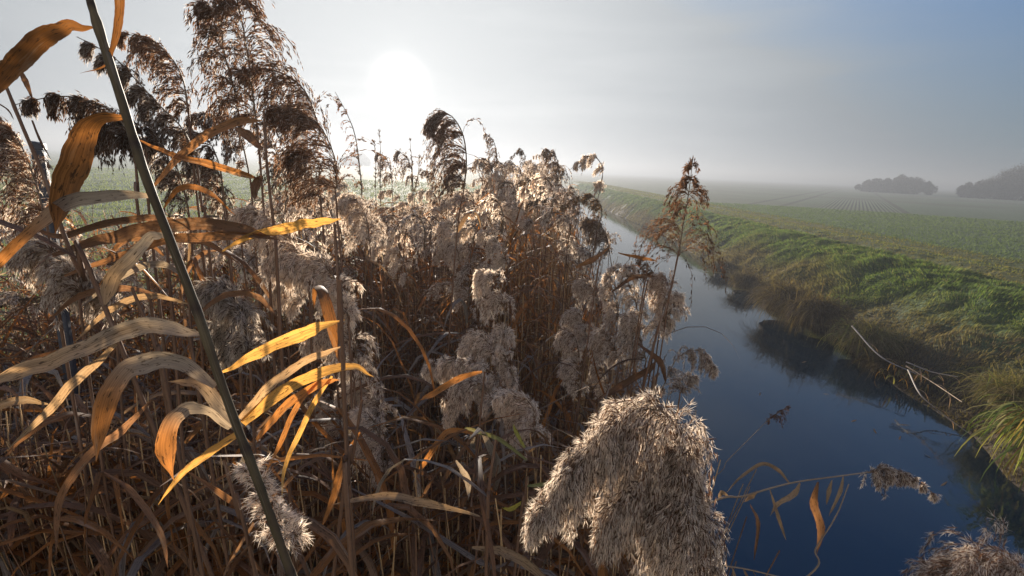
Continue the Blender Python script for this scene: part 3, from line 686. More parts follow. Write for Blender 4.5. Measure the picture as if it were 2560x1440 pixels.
# --- the pyramid plume before the water and the fluffy cluster beneath it
def sp(label, stem, dp, pls, seed, **k): return reed(label, stem, dp, plumes=pls, seed=seed, **k)
sp('tall reed with a spindly brown pyramid plume standing before the green bank', [(1697, 628), (1680, 710), (1660, 790), (1625, 900)], 1.35,
   [([(1697, 640), (1706, 570), (1722, 480), (1733, 388)], H(Lb=.155, nb=105, ns=24, nh=0, spl=.012, sw=.0024, spread=.55, g=.55, fwd=.5, two=.38, nodes=8, brown=BR * 1.1, prof=([0, .25, .6, 1], [1.15, .9, .5, .12])))], 120, extra_leaves=0, r=.0036)
CL = [
 ([(1665, 720), (1640, 690), (1625, 670), (1610, 640)], 1.5, 'reed with a frayed bare plume beside the stem of the pyramid plume', H(nh=0, nb=40, ns=16, Lb=.07)),
 ([(1600, 830), (1590, 760), (1570, 700), (1580, 655)], 1.5, 'fluffy reed leaning up left of the pyramid plume stem', H(Lb=.06, nb=80, two=.45)),
 ([(1545, 800), (1540, 750), (1525, 700), (1545, 665)], 1.6, 'reed with a grey hooked plume, furthest left of the fluffy waterside cluster', H(Lb=.07, nb=80)),
 ([(1668, 770), (1672, 720), (1660, 690), (1632, 690)], 1.45, 'reed with a warm brown and white plume touching the pyramid plume stem', H(Lb=.09, nb=110, brown=BR * 1.4)),
 ([(1640, 830), (1665, 790), (1685, 760), (1698, 735)], 1.45, 'reed with a spindle shaped frosty plume leaning right over the water', H(Lb=.07, nb=110, two=.45, spread=.3)),
 ([(1615, 900), (1600, 840), (1590, 800), (1560, 790)], 1.45, 'reed with a broad grey plume in the lower middle of the waterside cluster', H(Lb=.09, nb=110, brown=BR * .8)),
 ([(1550, 900), (1530, 860), (1510, 830), (1490, 850)], 1.5, 'reed with a rounded plume below the hooked one in the waterside cluster', H(Lb=.09, nb=100)),
 ([(1470, 860), (1460, 810), (1445, 780), (1415, 790)], 1.6, 'reed with a rounded tawny plume at the left end of the waterside cluster', H(Lb=.09, nb=100)),
 ([(1450, 900), (1440, 850), (1420, 830), (1400, 850)], 1.55, 'reed with a grey white plume under the tawny rounded one', H(Lb=.09, nb=100)),
 ([(1450, 985), (1450, 930), (1435, 905), (1410, 920)], 1.5, 'reed with the lowest small round plume of the waterside cluster', H(Lb=.075, nb=90)),
 ([(1500, 760), (1480, 720), (1460, 700), (1440, 720)], 1.9, 'reed with a loose pale plume above the tawny rounded one', H(Lb=.10, nb=90)),
 ([(1520, 990), (1510, 940), (1500, 920), (1485, 930)], 1.6, 'reed with a small faded plume low beside the dark crossing leaves', H(Lb=.07, nb=60)),
]
for k, (apx, dp, lab, kw) in enumerate(CL):
    reed(lab, [apx[0], (apx[0][0] - 22, apx[0][1] + 150)], dp, apx, dict(dict(ns=16, nh=7, spl=.011, sw=.0021, hl=.013, hw=.0010, spread=.35, g=.6, fwd=.5, silk=SILK * 1.05, nodes=6, jit=.16, hj=.26, vary=.6), **kw), seed=130 + k, extra_leaves=2)
for k, (lab, q, w, t) in enumerate([
  ('reed with a long dark leaf crossing low in front of the waterside cluster', [(1480, 1010), (1560, 960), (1620, 925), (1640, 905)], [8, 24, 22, 6], DBR * .9),
  ('reed with a straight brown leaf pointing left over the water', [(1545, 632), (1590, 642), (1640, 652)], [3, 12, 9], ORG * .6),
  ('reed with a rusty leaf pair rising to the water at the rim of the bed', [(1440, 668), (1480, 650), (1525, 618)], [12, 20, 5], RUST),
  ('reed with a black leaf arching above the fluffy cluster', [(1530, 730), (1580, 695), (1640, 690)], [5, 16, 8], DBR * .7),
  ('reed with a rusty leaf arching back over the darker water', [(1595, 860), (1650, 905), (1665, 960)], [8, 22, 6], DBR)]):
    leafy(lab, [(q[-1][0] - 20, q[-1][1] + 10), (q[-1][0] - 50, q[-1][1] + 190)], 1.4, [(q, w, 1.4, t)], 150 + k)

# --- fluffy plumes in the middle of the bed
MID = [
 ([(1262, 860), (1262, 780), (1245, 710), (1215, 680), (1190, 690)], 1.25, 'reed with a tall white fluffy plume, topmost of the central white ones', H(Lb=.085, nb=170, nodes=4, spread=.2, g=.8)),
 ([(1235, 890), (1220, 850), (1190, 845), (1155, 880)], 1.2, 'reed with a slanting white plume second from the top of the central ones', H(Lb=.075, nb=120)),
 ([(1250, 950), (1190, 905), (1130, 905), (1065, 915)], 1.1, 'reed with a white plume pointing left in the centre of the bed', H(Lb=.075, nb=120, spread=.05, g=.9)),
 ([(1240, 1010), (1200, 960), (1150, 970), (1110, 1060)], 1.05, 'reed with a ragged white plume hanging under the central ones', H(Lb=.085, nb=130, spread=.05, g=.9)),
 ([(1336, 1095), (1338, 1040), (1310, 995), (1240, 985)], 1.0, 'reed with a fan shaped plume left of the big fluffy plume', H(Lb=.085, nb=140, brown=BR * 1.3)),
 ([(1290, 960), (1275, 920), (1262, 890), (1252, 870)], 1.2, 'reed with a small scrap of white plume right of the central ones', H(Lb=.04, nb=50)),
 ([(960, 1180), (950, 1100), (925, 1040), (890, 1030)], .95, 'reed with a long pale plume hanging low at the left of the bottom middle', H(Lb=.065, nb=120, spread=.3)),
 ([(950, 1040), (940, 1000), (900, 965), (850, 985)], 1.05, 'reed with a pale plume right of the fan of yellow leaves', H(Lb=.075, nb=110, spread=.2)),
 ([(860, 1080), (840, 1020), (810, 990), (780, 1010)], 1.1, 'reed with a dull plume hidden behind the fan of yellow leaves', H(Lb=.07, nb=90)),
 ([(900, 930), (880, 850), (830, 820), (770, 850)], 1.0, 'reed with a broad beige plume above the fan of yellow leaves', H(Lb=.085, nb=150, spread=.1)),
 ([(870, 790), (840, 700), (790, 650), (720, 640), (660, 660)], .95, 'reed with the largest beige plume left of the centre', H(Lb=.095, nb=190, spread=.1, brown=BR * 1.2)),
 ([(770, 680), (720, 590), (670, 545), (590, 525)], .95, 'reed with a beige plume under the long yellow blade', H(Lb=.085, nb=150, spread=.1, brown=BR * 1.2)),
 ([(925, 610), (915, 540), (890, 500), (860, 500)], 1.5, 'reed with a bushy brown plume beneath the sparse golden one', H(Lb=.11, nb=150, spread=.1)),
 ([(760, 760), (740, 700), (710, 700), (690, 740)], 1.1, 'reed with a shaggy plume tucked under the largest beige one', H(Lb=.085, nb=110)),
 ([(625, 880), (600, 780), (560, 720), (500, 725)], .8, 'reed with a smoky grey plume right against the thick leaning stem', H(Lb=.075, nb=160, spread=.1, brown=BR * .6, silk=SILK * .75)),
 ([(600, 900), (600, 850), (580, 820), (545, 830)], .85, 'reed with a bluish grey tuft low against the thick leaning stem', H(Lb=.06, nb=90, brown=BR * .5, silk=SILK * .6)),
 ([(210, 740), (170, 660), (110, 610), (40, 620)], .8, 'reed with a greyish plume draped beside the thick dark post', H(Lb=.085, nb=150, spread=.1, silk=SILK * .8)),
 ([(290, 760), (250, 710), (190, 680), (130, 720)], .85, 'reed with a beige grey plume right of the one beside the dark post', H(Lb=.08, nb=130, spread=.1, silk=SILK * .8)),
 ([(1020, 700), (1000, 630), (960, 600), (930, 640)], 1.9, 'reed with a pale plume behind the two slender bare stems', H(Lb=.09, nb=80)),
 ([(1270, 660), (1240, 600), (1180, 570), (1130, 590)], 1.8, 'reed with a dark crested plume beside the stem of the S shaped one', H(Lb=.10, nb=110, brown=BR * .7)),
 ([(1150, 660), (1140, 600), (1130, 560), (1100, 560)], 2.0, 'reed with a soft plume leaning on the stem of the S shaped one', H(Lb=.10, nb=90)),
 ([(1330, 560), (1300, 520), (1240, 510), (1200, 530)], 2.2, 'reed with a crested beige plume in front of the dense clump', H(Lb=.11, nb=110, brown=BR)),
]
for k, (apx, dp, lab, kw) in enumerate(MID):
    reed(lab, [apx[0], (apx[0][0] + 8, apx[0][1] + 170)], dp, apx, dict(dict(ns=24, nh=8, spl=.010, sw=.0018, hl=.012, hw=.0009, spread=.35, g=.6, fwd=.5, nodes=7, jit=.14, hj=.25, vary=.6, silk=SILK * 1.1), **kw), seed=170 + k, extra_leaves=3)

# --- the big fluffy plume in front
FG = dict(spl=.0115, sw=.0014, hl=.0095, hw=.00036, fwd=.14, rnd=.12, silk=SILK * 1.12, brown=BR * .75, jit=.13, hj=.32, nj=.006, vary=.85)
sp('large fluffy white and brown plume hanging in front of the dark water', [(1742, 1120), (1750, 1260), (1745, 1440), (1740, 1600)], .5,
   [([(1700, 1190), (1697, 1100), (1672, 1040), (1622, 1022), (1550, 1048), (1485, 1105), (1425, 1175), (1372, 1250), (1330, 1310)],
     H(Lb=.12, nb=220, ns=40, nh=13, spread=.0, g=1.8, nodes=22, prof=([0, .12, .35, .55, .75, 1], [.45, .9, 1.05, .66, .5, .2]), **FG)),
    ([(1690, 1340), (1715, 1250), (1713, 1180), (1697, 1140), (1665, 1150), (1630, 1190)], H(Lb=.10, nb=100, ns=38, nh=11, spread=.05, g=1.6, nodes=14, **FG)),
    ([(1740, 1420), (1725, 1330), (1680, 1240), (1610, 1220), (1545, 1260), (1510, 1340)], H(Lb=.11, nb=155, ns=40, nh=13, spread=.0, g=1.6, nodes=18, **FG))], 200, extra_leaves=0, r=.0016)
sp('fluffy pale plume cut off by the bottom right corner', [(2620, 1440), (2640, 1560), (2650, 1700)], .55,
   [([(2610, 1470), (2540, 1425), (2460, 1402), (2390, 1412), (2335, 1445), (2300, 1500)], H(Lb=.085, nb=150, ns=34, nh=10, spread=.0, g=1.1, nodes=12, **dict(FG, brown=BR * 1.3)))], 201, extra_leaves=0, r=.002)
sp('silvery drooping plume over the open water right of the cluster', [(1650, 985), (1620, 1080), (1600, 1200)], 1.5,
   [([(1650, 985), (1690, 900), (1735, 875), (1770, 895), (1792, 925)], H(Lb=.085, nb=90, ns=22, nh=3, spl=.009, sw=.0018, hl=.012, hw=.0011, spread=.0, g=1.0, fwd=.6, silk=SILK * 1.05, prof=([0, .3, 1], [.1, 1, .4]), nodes=8))], 202, extra_leaves=1)
sp('small frosty plume just above the big fluffy one', [(1700, 985), (1690, 1060), (1680, 1200)], 1.3,
   [([(1700, 985), (1715, 955), (1728, 945)], H(Lb=.045, nb=50, ns=18, nh=4, spl=.008, sw=.0018, hl=.012, hw=.001, spread=.5, two=.4, silk=SILK * .8))], 203, extra_leaves=0)
sp('tiny curled grey plume in the dark water corner right of the big fluffy one', [(1800, 1400), (1780, 1460), (1760, 1600)], .9,
   [([(1800, 1400), (1790, 1370), (1765, 1362), (1745, 1385)], H(Lb=.03, nb=40, ns=16, nh=3, spl=.007, sw=.0014, hl=.009, hw=.0008, spread=.1, g=.8, silk=SILK * .55))], 204, extra_leaves=0, r=.0014)
# reed lying out over the water
def lying(label, stem, dp, apx, kw, leaves, seed, r=.0022):
    pts = px_curve(stem, dp); pts = np.vstack([A_([[pts[0][0] - .35, pts[0][1] + .05, pts[0][2] - .35]]), pts]); 
    root = empty('reed', pts[0]); tag(root, label, 'reed', 'reeds leaning out over the water')
    c = spline(pts, 40); mb = MB(); tubes(mb, c[None], (np.linspace(1.2, .5, 40) * r)[None], TAN * 1.0, 6); mb.build('stem', M_STEM, root, pts[0])
    if apx: mb = MB(); plume(mb, px_curve(apx, dp), seed=seed, **kw); mb.build('plume', PM, root, pts[0])
    for q, w, t in leaves: px_leaf(root, pts[0], q, w, dp, t, twist=.4)
lying('pale reed reaching right over the dark water with hanging shrivelled leaves', [(1740, 1275), (1860, 1240), (1980, 1207), (2100, 1190), (2175, 1180)], 1.05,
  [(2170, 1182), (2215, 1172), (2280, 1192), (2352, 1250)], H(Lb=.055, nb=90, ns=24, nh=3, spl=.008, sw=.0018, hl=.010, hw=.0010, spread=.0, g=1.0, fwd=.5, silk=SILK * 1.0, prof=([0, .2, .55, .7, 1], [.8, 1.1, .5, .25, .15]), nodes=9),
  [([(1975, 1210), (1945, 1175), (1905, 1160), (1850, 1195), (1818, 1230)], [4, 12, 12, 8, 3], TAN), ([(2000, 1208), (1985, 1235), (1945, 1260), (1925, 1290)], [4, 18, 14, 3], TAN * 1.2),
   ([(2045, 1205), (2035, 1260), (2052, 1320), (2042, 1385)], [5, 26, 24, 4], RUST * 1.1), ([(2080, 1200), (2072, 1230), (2066, 1262)], [4, 14, 3], TAN), ([(2108, 1192), (2100, 1230), (2072, 1290)], [4, 12, 4], TAN * 1.1),
   ([(1895, 1228), (1880, 1240), (1860, 1255)], [4, 18, 3], TAN), ([(1925, 1225), (1945, 1290), (1965, 1350)], [3, 13, 4], TAN * .8), ([(1875, 1260), (1895, 1310), (1885, 1400)], [3, 13, 6], DBR * 1.5), ([(1820, 1240), (1805, 1232), (1795, 1248)], [5, 16, 3], TAN)], 210)
lying('bare pale stalk rising from the bottom edge under the lying reed', [(1990, 1460), (2040, 1370), (2090, 1290), (2122, 1210)], .95, None, None, [], 211, .0018)
lying('thin grey reed with a wispy plume slanting over the blue water', [(1768, 1205), (1820, 1150), (1880, 1090), (1915, 1055)], 1.6, [(1915, 1055), (1935, 1040), (1972, 1014)],
  H(Lb=.05, nb=24, ns=10, nh=0, spl=.010, sw=.0022, spread=.1, g=.5, fwd=.9, brown=DBR), [], 212, .0012)
lying('thin pale stalk crossing the dark bottom water', [(1720, 1375), (1770, 1320), (1818, 1292)], .9, None, None, [], 213, .0011)
def comb_leaf(label, pl, dp, n, w, tint, down):
    c = px_curve(pl, dp); root = empty('reed', c[0]); tag(root, label, 'reed', 'reeds leaning out over the water')
    cc = spline(c, 40); mb = MB(); tubes(mb, cc[None], np.full((1, 40), .0012), TAN, 5); mb.build('stem', M_STEM, root, c[0])
    for k in range(n):
        b = cc[int((k + .7) / n * 39)]
        pt = leaf_paths(b[None], A_([-.3 + .6 * rs.rand()]), A_([-.75 - .5 * rs.rand()]), A_([w * (.6 + .7 * rs.rand())]), A_([down]), 6, kink=.35)
        mb = MB(); ribbons(mb, pt, np.array([[.5, 1, 1, .8, .5, .05]]) * .006, leaf_side(pt, A_([rs.uniform(-2, 2)])), tint * rs.uniform(.7, 1.2)); mb.build('leaf', M_LEAF, root, c[0])
comb_leaf('broken stalk with a row of short pale leaves along the bottom edge', [(1690, 1420), (1760, 1412), (1850, 1420), (1960, 1445)], .75, 11, .045, TAN * 1.1, .3)

# ------------------------------------------------------------------ the crowded bed: reeds copied from eight models, and the thicket between them
TOPX = [-400, 0, 300, 420, 560, 760, 880, 960, 1060, 1160, 1230, 1290, 1400, 1445, 1470, 1560, 1640, 1680, 1720, 1760]
TOPY = [500, 500, 530, 530, 490, 460, 500, 510, 505, 495, 462, 415, 405, 470, 640, 740, 880, 1020, 1200, 1500]
def envelope(px): return np.interp(px, TOPX, TOPY)
RIGHT_Y = [0, 440, 480, 640, 700, 1000, 1100, 1600]; RIGHT_X = [1400, 1408, 1415, 1455, 1510, 1650, 1690, 1720]
def make_model(k):
    R = np.random.RandomState(500 + k); root = empty('reed', (0, 0, 0)); Hh = 2.6
    lean = R.randn(2) * .10; z = np.linspace(0, 1, 14)
    c = np.stack([lean[0] * z ** 2 + .02 * np.sin(z * 5 + k), lean[1] * z ** 2, z * Hh], -1)
    mb = MB(); tubes(mb, c[None], (np.linspace(1.2, .6, 14) * .0034)[None], DBR * R.uniform(.8, 1.9), 4); mb.build('stem', M_STEM, root)
    t = c[-1]; a = R.uniform(.10, .20); hgt = R.uniform(.08, .16)
    ax = np.array([t, t + A_([.00, 0, hgt * .7]), t + A_([-.05, 0, hgt * 1.1]), t + A_([-.05 - a * .6, R.randn() * .03, hgt * 1.1 - a * .2]), t + A_([-.05 - a, R.randn() * .05, hgt - a * .6])])
    kw = [dict(Lb=.11, nb=60, nh=4), dict(Lb=.09, nb=70, nh=5, nodes=5), dict(Lb=.12, nb=45, nh=2, nodes=5, brown=BR * 1.3), dict(Lb=.10, nb=75, nh=6, nodes=6), dict(Lb=.08, nb=60, nh=0, brown=TAN * .55), dict(Lb=.12, nb=65, nh=4, brown=BR * 1.4), dict(Lb=.10, nb=75, nh=3, nodes=4, brown=BR * .9), dict(Lb=.09, nb=60, nh=4, two=.4)][k]
    mb = MB(); plume(mb, ax, ns=15, spl=.014, sw=.0030, hl=.015, hw=.0024, spread=R.uniform(.1, .4), g=.65, fwd=.5, side=A_([-1., 0, 0]), seed=600 + k, **kw); mb.build('plume', PM, root)
    for j in range(5):
        b = c[int(R.uniform(.35, .9) * 13)]
        pt = leaf_paths(b[None], A_([R.choice([0, np.pi]) + R.randn() * .9]), A_([R.uniform(.5, 1.25)]), A_([R.uniform(.25, .5)]), A_([R.uniform(.2, .55)]), R=R)
        mb = MB(); ribbons(mb, pt, LW[None] * R.uniform(.012, .020), leaf_side(pt, A_([R.uniform(-1, 1)]), R), leaf_cols(1, R, .4)); mb.build('leaf', M_LEAF, root)
    return root
models = [make_model(k) for k in range(8)]
kids = {r.name: list(r.children) for r in models}
def copy_reed(src, loc, rz, s, label, group):
    r = src.copy(); col.objects.link(r); r.location = tuple(loc); r.rotation_euler = (rs.randn() * .04, rs.randn() * .06, rz); r.scale = (1, 1, s)
    r['label'] = label; r['category'] = 'reed'; r['group'] = group
    for c in kids[src.name]:
        d = c.copy(); col.objects.link(d); d.parent = r
    return r
ZONES = [('', '', 1.7, 2.9),
         ('reed with a feathery plume in the crowded middle of the bed', 'reeds in the crowded middle of the bed', 2.6, 5.0),
         ('pale reed with a small plume in the distant narrow end of the bed', 'reeds at the distant end of the bed', 5.0, 14)]
def place_zone(zi, n, x0, x1, R, jit, dmin):
    lab, grp, y0, y1 = ZONES[zi]; done = 0; tries = 0; taken = []
    while done < n and tries < 20000:
        tries += 1; y = y0 + (y1 - y0) * R.rand() ** 1.3; x = R.uniform(x0, x1)
        z = max(float(height(x, y)), -.25)
        px, py, d = proj(A_([x, y, 2.6]))
        if px < -60 or px > np.interp(py, RIGHT_Y, RIGHT_X) + 10: continue
        ety = envelope(px) + jit * R.rand() ** 1.2 + R.randn() * 12
        top = P(px, ety, d)[2]
        hh = top - z
        if hh < 1.0 or hh > 3.4: continue
        bad = False
        for t_ in (.2, .5, .85):
            px2, py2, _ = proj(A_([x, y, z + hh * t_])); bad |= bool(px2 > np.interp(py2, RIGHT_Y, RIGHT_X))
        if bad: continue
        key = (px, ety)
        if any((px - a) ** 2 + (ety - b) ** 2 < dmin ** 2 for a, b in taken): continue
        taken.append(key); done += 1
        m_ = models[R.randint(8)]; s = (hh - .1) / 2.6
        L_ = 'reed with a %s plume %s' % (LOOK[models.index(m_)], region(zi, px)); copy_reed(m_, (x, y, z), R.randn() * .6, s, L_, L_[5:])
    return done
LOOK = ['loose brownish grey', 'dense lumpy', 'sparse open', 'woolly pale', 'bare tan', 'rusty fluffy', 'dark tufted', 'bushy upright']
def region(zi, px):
    if zi == 0: return 'left of the thick leaning stem' if px < 450 else ('behind the fan of yellow leaves' if px < 950 else 'near the white central plumes')
    if zi == 1: return 'in mid bed beneath the tall open plumes' if px < 900 else ('in mid bed under the sun' if px < 1180 else 'in mid bed beside the water edge')
    return 'in the distant dense clump' if px > 1240 else 'thinly spread before the misty meadow'
R9 = np.random.RandomState(9)
place_zone(0, 48, -2.6, .7, R9, 230, 34)
place_zone(1, 95, -1.6, 1.1, R9, 95, 15)
place_zone(2, 70, -1.0, 1.7, R9, 60, 8)
for k, m_ in enumerate(models):                                     # the models themselves stand in the bed too
    x, y = -1.0 + .25 * k, 3.0 + .3 * (k % 3); m_.location = (x, y, max(float(height(x, y)), -.2)); m_.scale = (1, 1, .74 + .02 * k)
    px, py, d = proj(np.array([x, y, 2.4])); L_ = 'reed with a %s plume %s' % (LOOK[k], region(1, px)); tag(m_, L_, 'reed', L_[5:])

def thicket():
    mb = MB(); R = np.random.RandomState(77)
    # stems
    n = 13000; y = .75 + 45 * R.rand(n) ** 2.6; x = -3.2 + 5.2 * R.rand(n) + 0
    w0 = np.interp(y, [0, 2, 3.2, 5, 45], [-3.4, -2.7, -1.8, -1.5, -.9]); w1 = np.interp(y, [0, 1.5, 4, 45], [.35, .75, 1.25, 1.9]); x = w0 + (w1 - w0) * R.rand(n)
    z = np.maximum(height(x, y), -.3)
    Q = np.stack([x, y, z + 2.2], -1); px, py, d = proj(Q)
    ety = np.maximum(envelope(px), np.interp(y, [.7, 1.5, 2.3], [1150, 980, 500])) + 5 + 260 * R.rand(n) ** 1.5 * np.interp(y, [0, 3, 10], [1.5, .55, .25])
    top = CAM[2] + (_F[2] + RR[2] * (px - 1280) / FPX + UU[2] * (720 - ety) / FPX) * d
    hh = np.clip(top - z, .3, 2.9)
    _, _, _ = 0, 0, 0
    k = np.ones(n, bool)
    for t_ in (.15, .4, .6, .8, 1.0):
        pxa, pya, _ = proj(np.stack([x, y, z + hh * t_], -1)); k &= (pxa < np.interp(pya, RIGHT_Y, RIGHT_X)) & (pxa > -700)
    x, y, z, hh = x[k], y[k], z[k], hh[k]; n = len(x)
    K = 6; t = np.linspace(0, 1, K)[None, :, None]; ln = np.stack([R.randn(n) * .10, R.randn(n) * .08, 0 * x], -1)[:, None] * hh[:, None, None] / 2
    Pt = np.stack([x, y, z], -1)[:, None] + ln * t ** 2 + t * np.stack([0 * x, 0 * x, hh], -1)[:, None]
    rad = np.maximum(.0021, y * .00038)[:, None] * np.linspace(1.15, .6, K)[None]
    base = np.where(R.rand(n, 1) < .45, A_([.52, .35, .18]), DBR * 1.2) * (.6 + .8 * R.rand(n, 1))
    tubes(mb, Pt, rad, base, 3, 0)
    # leaves
    m_ = 6; idx = np.repeat(np.arange(n), m_); N_ = len(idx)
    kf = R.rand(N_) < np.interp(y[idx], [0, 6, 20, 45], [1, .9, .5, .3]); idx = idx[kf]; N_ = len(idx)
    u = .12 + .86 * R.rand(N_) ** .8; b = np.stack([x, y, z], -1)[idx] + ln[idx, 0] * (u ** 2)[:, None] + np.stack([0 * u, 0 * u, hh[idx] * u], -1)
    L_ = R.uniform(.2, .5, N_); az = np.where(R.rand(N_) < .5, 0, np.pi) + R.randn(N_) * .9
    pt = leaf_paths(b, az, R.uniform(.3, 1.25, N_), L_, R.uniform(.15, .8, N_), 7, R=R, kink=.3)
    mx = pt[..., 2].max(1); pxl, pyl, dl = proj(pt.reshape(-1, 3)); pxl = pxl.reshape(N_, -1); pyl = pyl.reshape(N_, -1)
    ok = (pyl > np.maximum(envelope(pxl), np.interp(dl.reshape(N_, -1), [.6, 1.35, 2.2], [1100, 880, 400])) - 5).all(1) & (pxl < np.interp(pyl, RIGHT_Y, RIGHT_X) + 25).all(1) & (np.linalg.norm(pt - CAM, axis=-1).min(1) > .55)
    wl_ = np.interp(np.linspace(0, 1, 7), np.linspace(0, 1, 9), LW)
    wd = np.maximum(R.uniform(.004, .013, N_) * np.interp(y[idx], [1.4, 3.8], [1.35, 1]), y[idx] * .0009)
    cols_ = leaf_cols(N_, R, .32)
    ribbons(mb, pt[ok], (wl_[None] * wd[:, None])[ok], leaf_side(pt, R.uniform(-1.5, 1.5, N_), R)[ok], cols_[ok], mat=1)
    # fallen and crossed litter low down
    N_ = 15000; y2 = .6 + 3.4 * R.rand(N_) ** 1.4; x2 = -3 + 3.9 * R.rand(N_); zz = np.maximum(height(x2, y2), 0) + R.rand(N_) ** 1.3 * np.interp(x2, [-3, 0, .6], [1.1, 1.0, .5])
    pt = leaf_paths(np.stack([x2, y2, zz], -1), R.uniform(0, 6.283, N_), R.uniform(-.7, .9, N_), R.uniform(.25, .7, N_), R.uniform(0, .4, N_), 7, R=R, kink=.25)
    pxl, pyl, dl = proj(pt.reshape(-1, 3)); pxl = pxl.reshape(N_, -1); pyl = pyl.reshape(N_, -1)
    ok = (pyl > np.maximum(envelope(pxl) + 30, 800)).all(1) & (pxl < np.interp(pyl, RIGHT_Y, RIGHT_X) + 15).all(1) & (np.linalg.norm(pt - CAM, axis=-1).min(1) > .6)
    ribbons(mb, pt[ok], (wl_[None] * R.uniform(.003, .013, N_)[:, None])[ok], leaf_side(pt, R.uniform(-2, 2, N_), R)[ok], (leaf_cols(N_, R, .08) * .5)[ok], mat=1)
    lod = []
    for q in range(6):
        m2 = MB(); ax = A_([[0, 0, 0], [0, 0, .1], [-.04, 0, .16], [-.11, 0, .14], [-.17, .01, .06]])
        plume(m2, ax, [.11, .09, .10, .08, .12, .1][q], 30, 9, 3, side=A_([-1., 0, 0]), spread=.3, g=.7, fwd=.5, spl=.018, sw=.0045, hl=.02, hw=.006, nodes=5, seed=900 + q, brown=BR * [1, .7, 1.3, .9, .6, 1.1][q])
        lod.append(m2)
    n3 = 330; y3 = 1.9 + 30 * R.rand(n3) ** 1.9; w0 = np.interp(y3, [1.9, 3.2, 5, 45], [-2.6, -1.8, -1.5, -.9]); w1 = np.interp(y3, [1.5, 4, 45], [.75, 1.25, 1.9]); x3 = w0 + (w1 - w0) * R.rand(n3)
    px, py, d = proj(np.stack([x3, y3, 0 * x3 + 2.3], -1)); ety = envelope(px) + 30 + R.rand(n3) ** 1.2 * np.interp(y3, [2, 6, 15, 30], [60, 60, 45, 30])
    for i in range(n3):
        if px[i] < -100 or px[i] > np.interp(ety[i] + 30, RIGHT_Y, RIGHT_X) - 8: continue
        tz = P(px[i], ety[i], d[i]); s = np.interp(y3[i], [2, 30], [.85, 1.5]); rz = R.randn() * .7
        m2 = lod[R.randint(6)]; c_, s_ = math.cos(rz) * s, math.sin(rz) * s
        M3 = A_([[c_, -s_, 0], [s_, c_, 0], [0, 0, s]])
        off = mb.n
        for V_, T_, L3 in zip(m2.V, m2.T, m2.L):
            mb.V.append(V_ @ M3.T + A_([x3[i], y3[i], tz[2] - .12])); mb.T.append(T_ * (.8 + .5 * R.rand())); mb.L.append(L3); mb.n += len(V_)
        for q_, a_ in zip(m2.Q, m2.QM): mb.Q.append(q_ + off); mb.QM.append(np.where(a_ == 0, 0, a_ + 1))
        for q_, a_ in zip(m2.R, m2.RM): mb.R.append(q_ + off); mb.RM.append(np.where(a_ == 0, 0, a_ + 1))
    o = mb.build('reed_thicket', [M_STEM, M_LEAF, M_SPIKE, M_HAIR]); tag(o, 'tangle of dry brown reed stems and leaves filling the bed', 'reeds', None, 'stuff')
thicket()
# ------------------------------------------------------------------ tussocks and fallen stalks on the far bank
def tussock(label, px, py, z0, n, L, w, cols, seed, bias=(0, 0), droop=(.35, .8), sp=.14, name='grass_tussock', grp='tussocks at the water edge'):
    R = np.random.RandomState(seed); c = onz(px, py, z0); c = c + A_([.30, .08, 0]); root = empty(name, c); tag(root, label, 'tussock' if name == 'grass_tussock' else 'plant', grp)
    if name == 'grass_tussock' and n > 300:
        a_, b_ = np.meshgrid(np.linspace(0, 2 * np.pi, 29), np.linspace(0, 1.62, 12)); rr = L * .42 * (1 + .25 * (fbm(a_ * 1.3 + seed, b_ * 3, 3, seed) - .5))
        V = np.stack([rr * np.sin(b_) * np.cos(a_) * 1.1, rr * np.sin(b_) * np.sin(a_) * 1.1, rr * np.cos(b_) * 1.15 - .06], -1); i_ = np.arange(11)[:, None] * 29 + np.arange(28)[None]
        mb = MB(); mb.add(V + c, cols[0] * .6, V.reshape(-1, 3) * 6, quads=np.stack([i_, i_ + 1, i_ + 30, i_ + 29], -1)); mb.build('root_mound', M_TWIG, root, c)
    for part, m_, k in (('foliage', int(n * 1.5), 1.0), ('inner_foliage', int(n * .5), .75)):
        b = c + R.randn(m_, 3) * A_([sp, sp, .04]) * k; b[:, 2] = np.maximum(b[:, 2], .01)
        az = R.uniform(0, 6.283, m_); el = R.uniform(.75, 1.5, m_) if name == 'grass_tussock' else R.uniform(.1, .9, m_)
        if name != 'grass_tussock': az = np.pi + .55 + R.randn(m_) * .6
        pt = leaf_paths(b, az, el, R.uniform(.5, 1.0, m_) * L * k, R.uniform(droop[0], droop[1], m_), 8, R=R, kink=.12)
        t = np.linspace(0, 1, 8)[None, :, None]; pt = pt + A_([bias[0], bias[1], 0])[None, None] * t ** 1.3
        ww = np.interp(np.linspace(0, 1, 8), [0, .6, 1], [1, .9, .1])[None] * w * R.uniform(.6, 1.4, (m_, 1))
        C = cols[R.randint(0, len(cols), m_)] * R.uniform(.6, 1.3, (m_, 1))
        mb = MB(); ribbons(mb, pt, ww, leaf_side(pt, R.uniform(-.8, .8, m_), R), C, .1); mb.build(part, M_GRASS, root, c)
BRN = A_([[.10, .065, .04], [.16, .11, .065], [.08, .055, .035], [.13, .095, .05]]); OLV = A_([[.20, .16, .08], [.12, .13, .05], [.16, .12, .06], [.24, .19, .10]])
GRN = A_([[.15, .19, .04], [.22, .23, .07], [.30, .26, .10], [.20, .12, .05], [.10, .14, .035]])
tussock('small dark brown sedge tussock, furthest along the far water edge', 1785, 672, .12, 500, .50, .008, BRN * .8, 1, (-.12, -.1))
tussock('dark brown sedge tussock second from the far end of the water edge', 1840, 712, .14, 600, .60, .008, BRN * .8, 2, (-.15, -.1))
tussock('large dark sedge tussock bending over the water, left one of two', 1930, 765, .25, 1100, .85, .008, BRN, 3, (-.25, -.25))
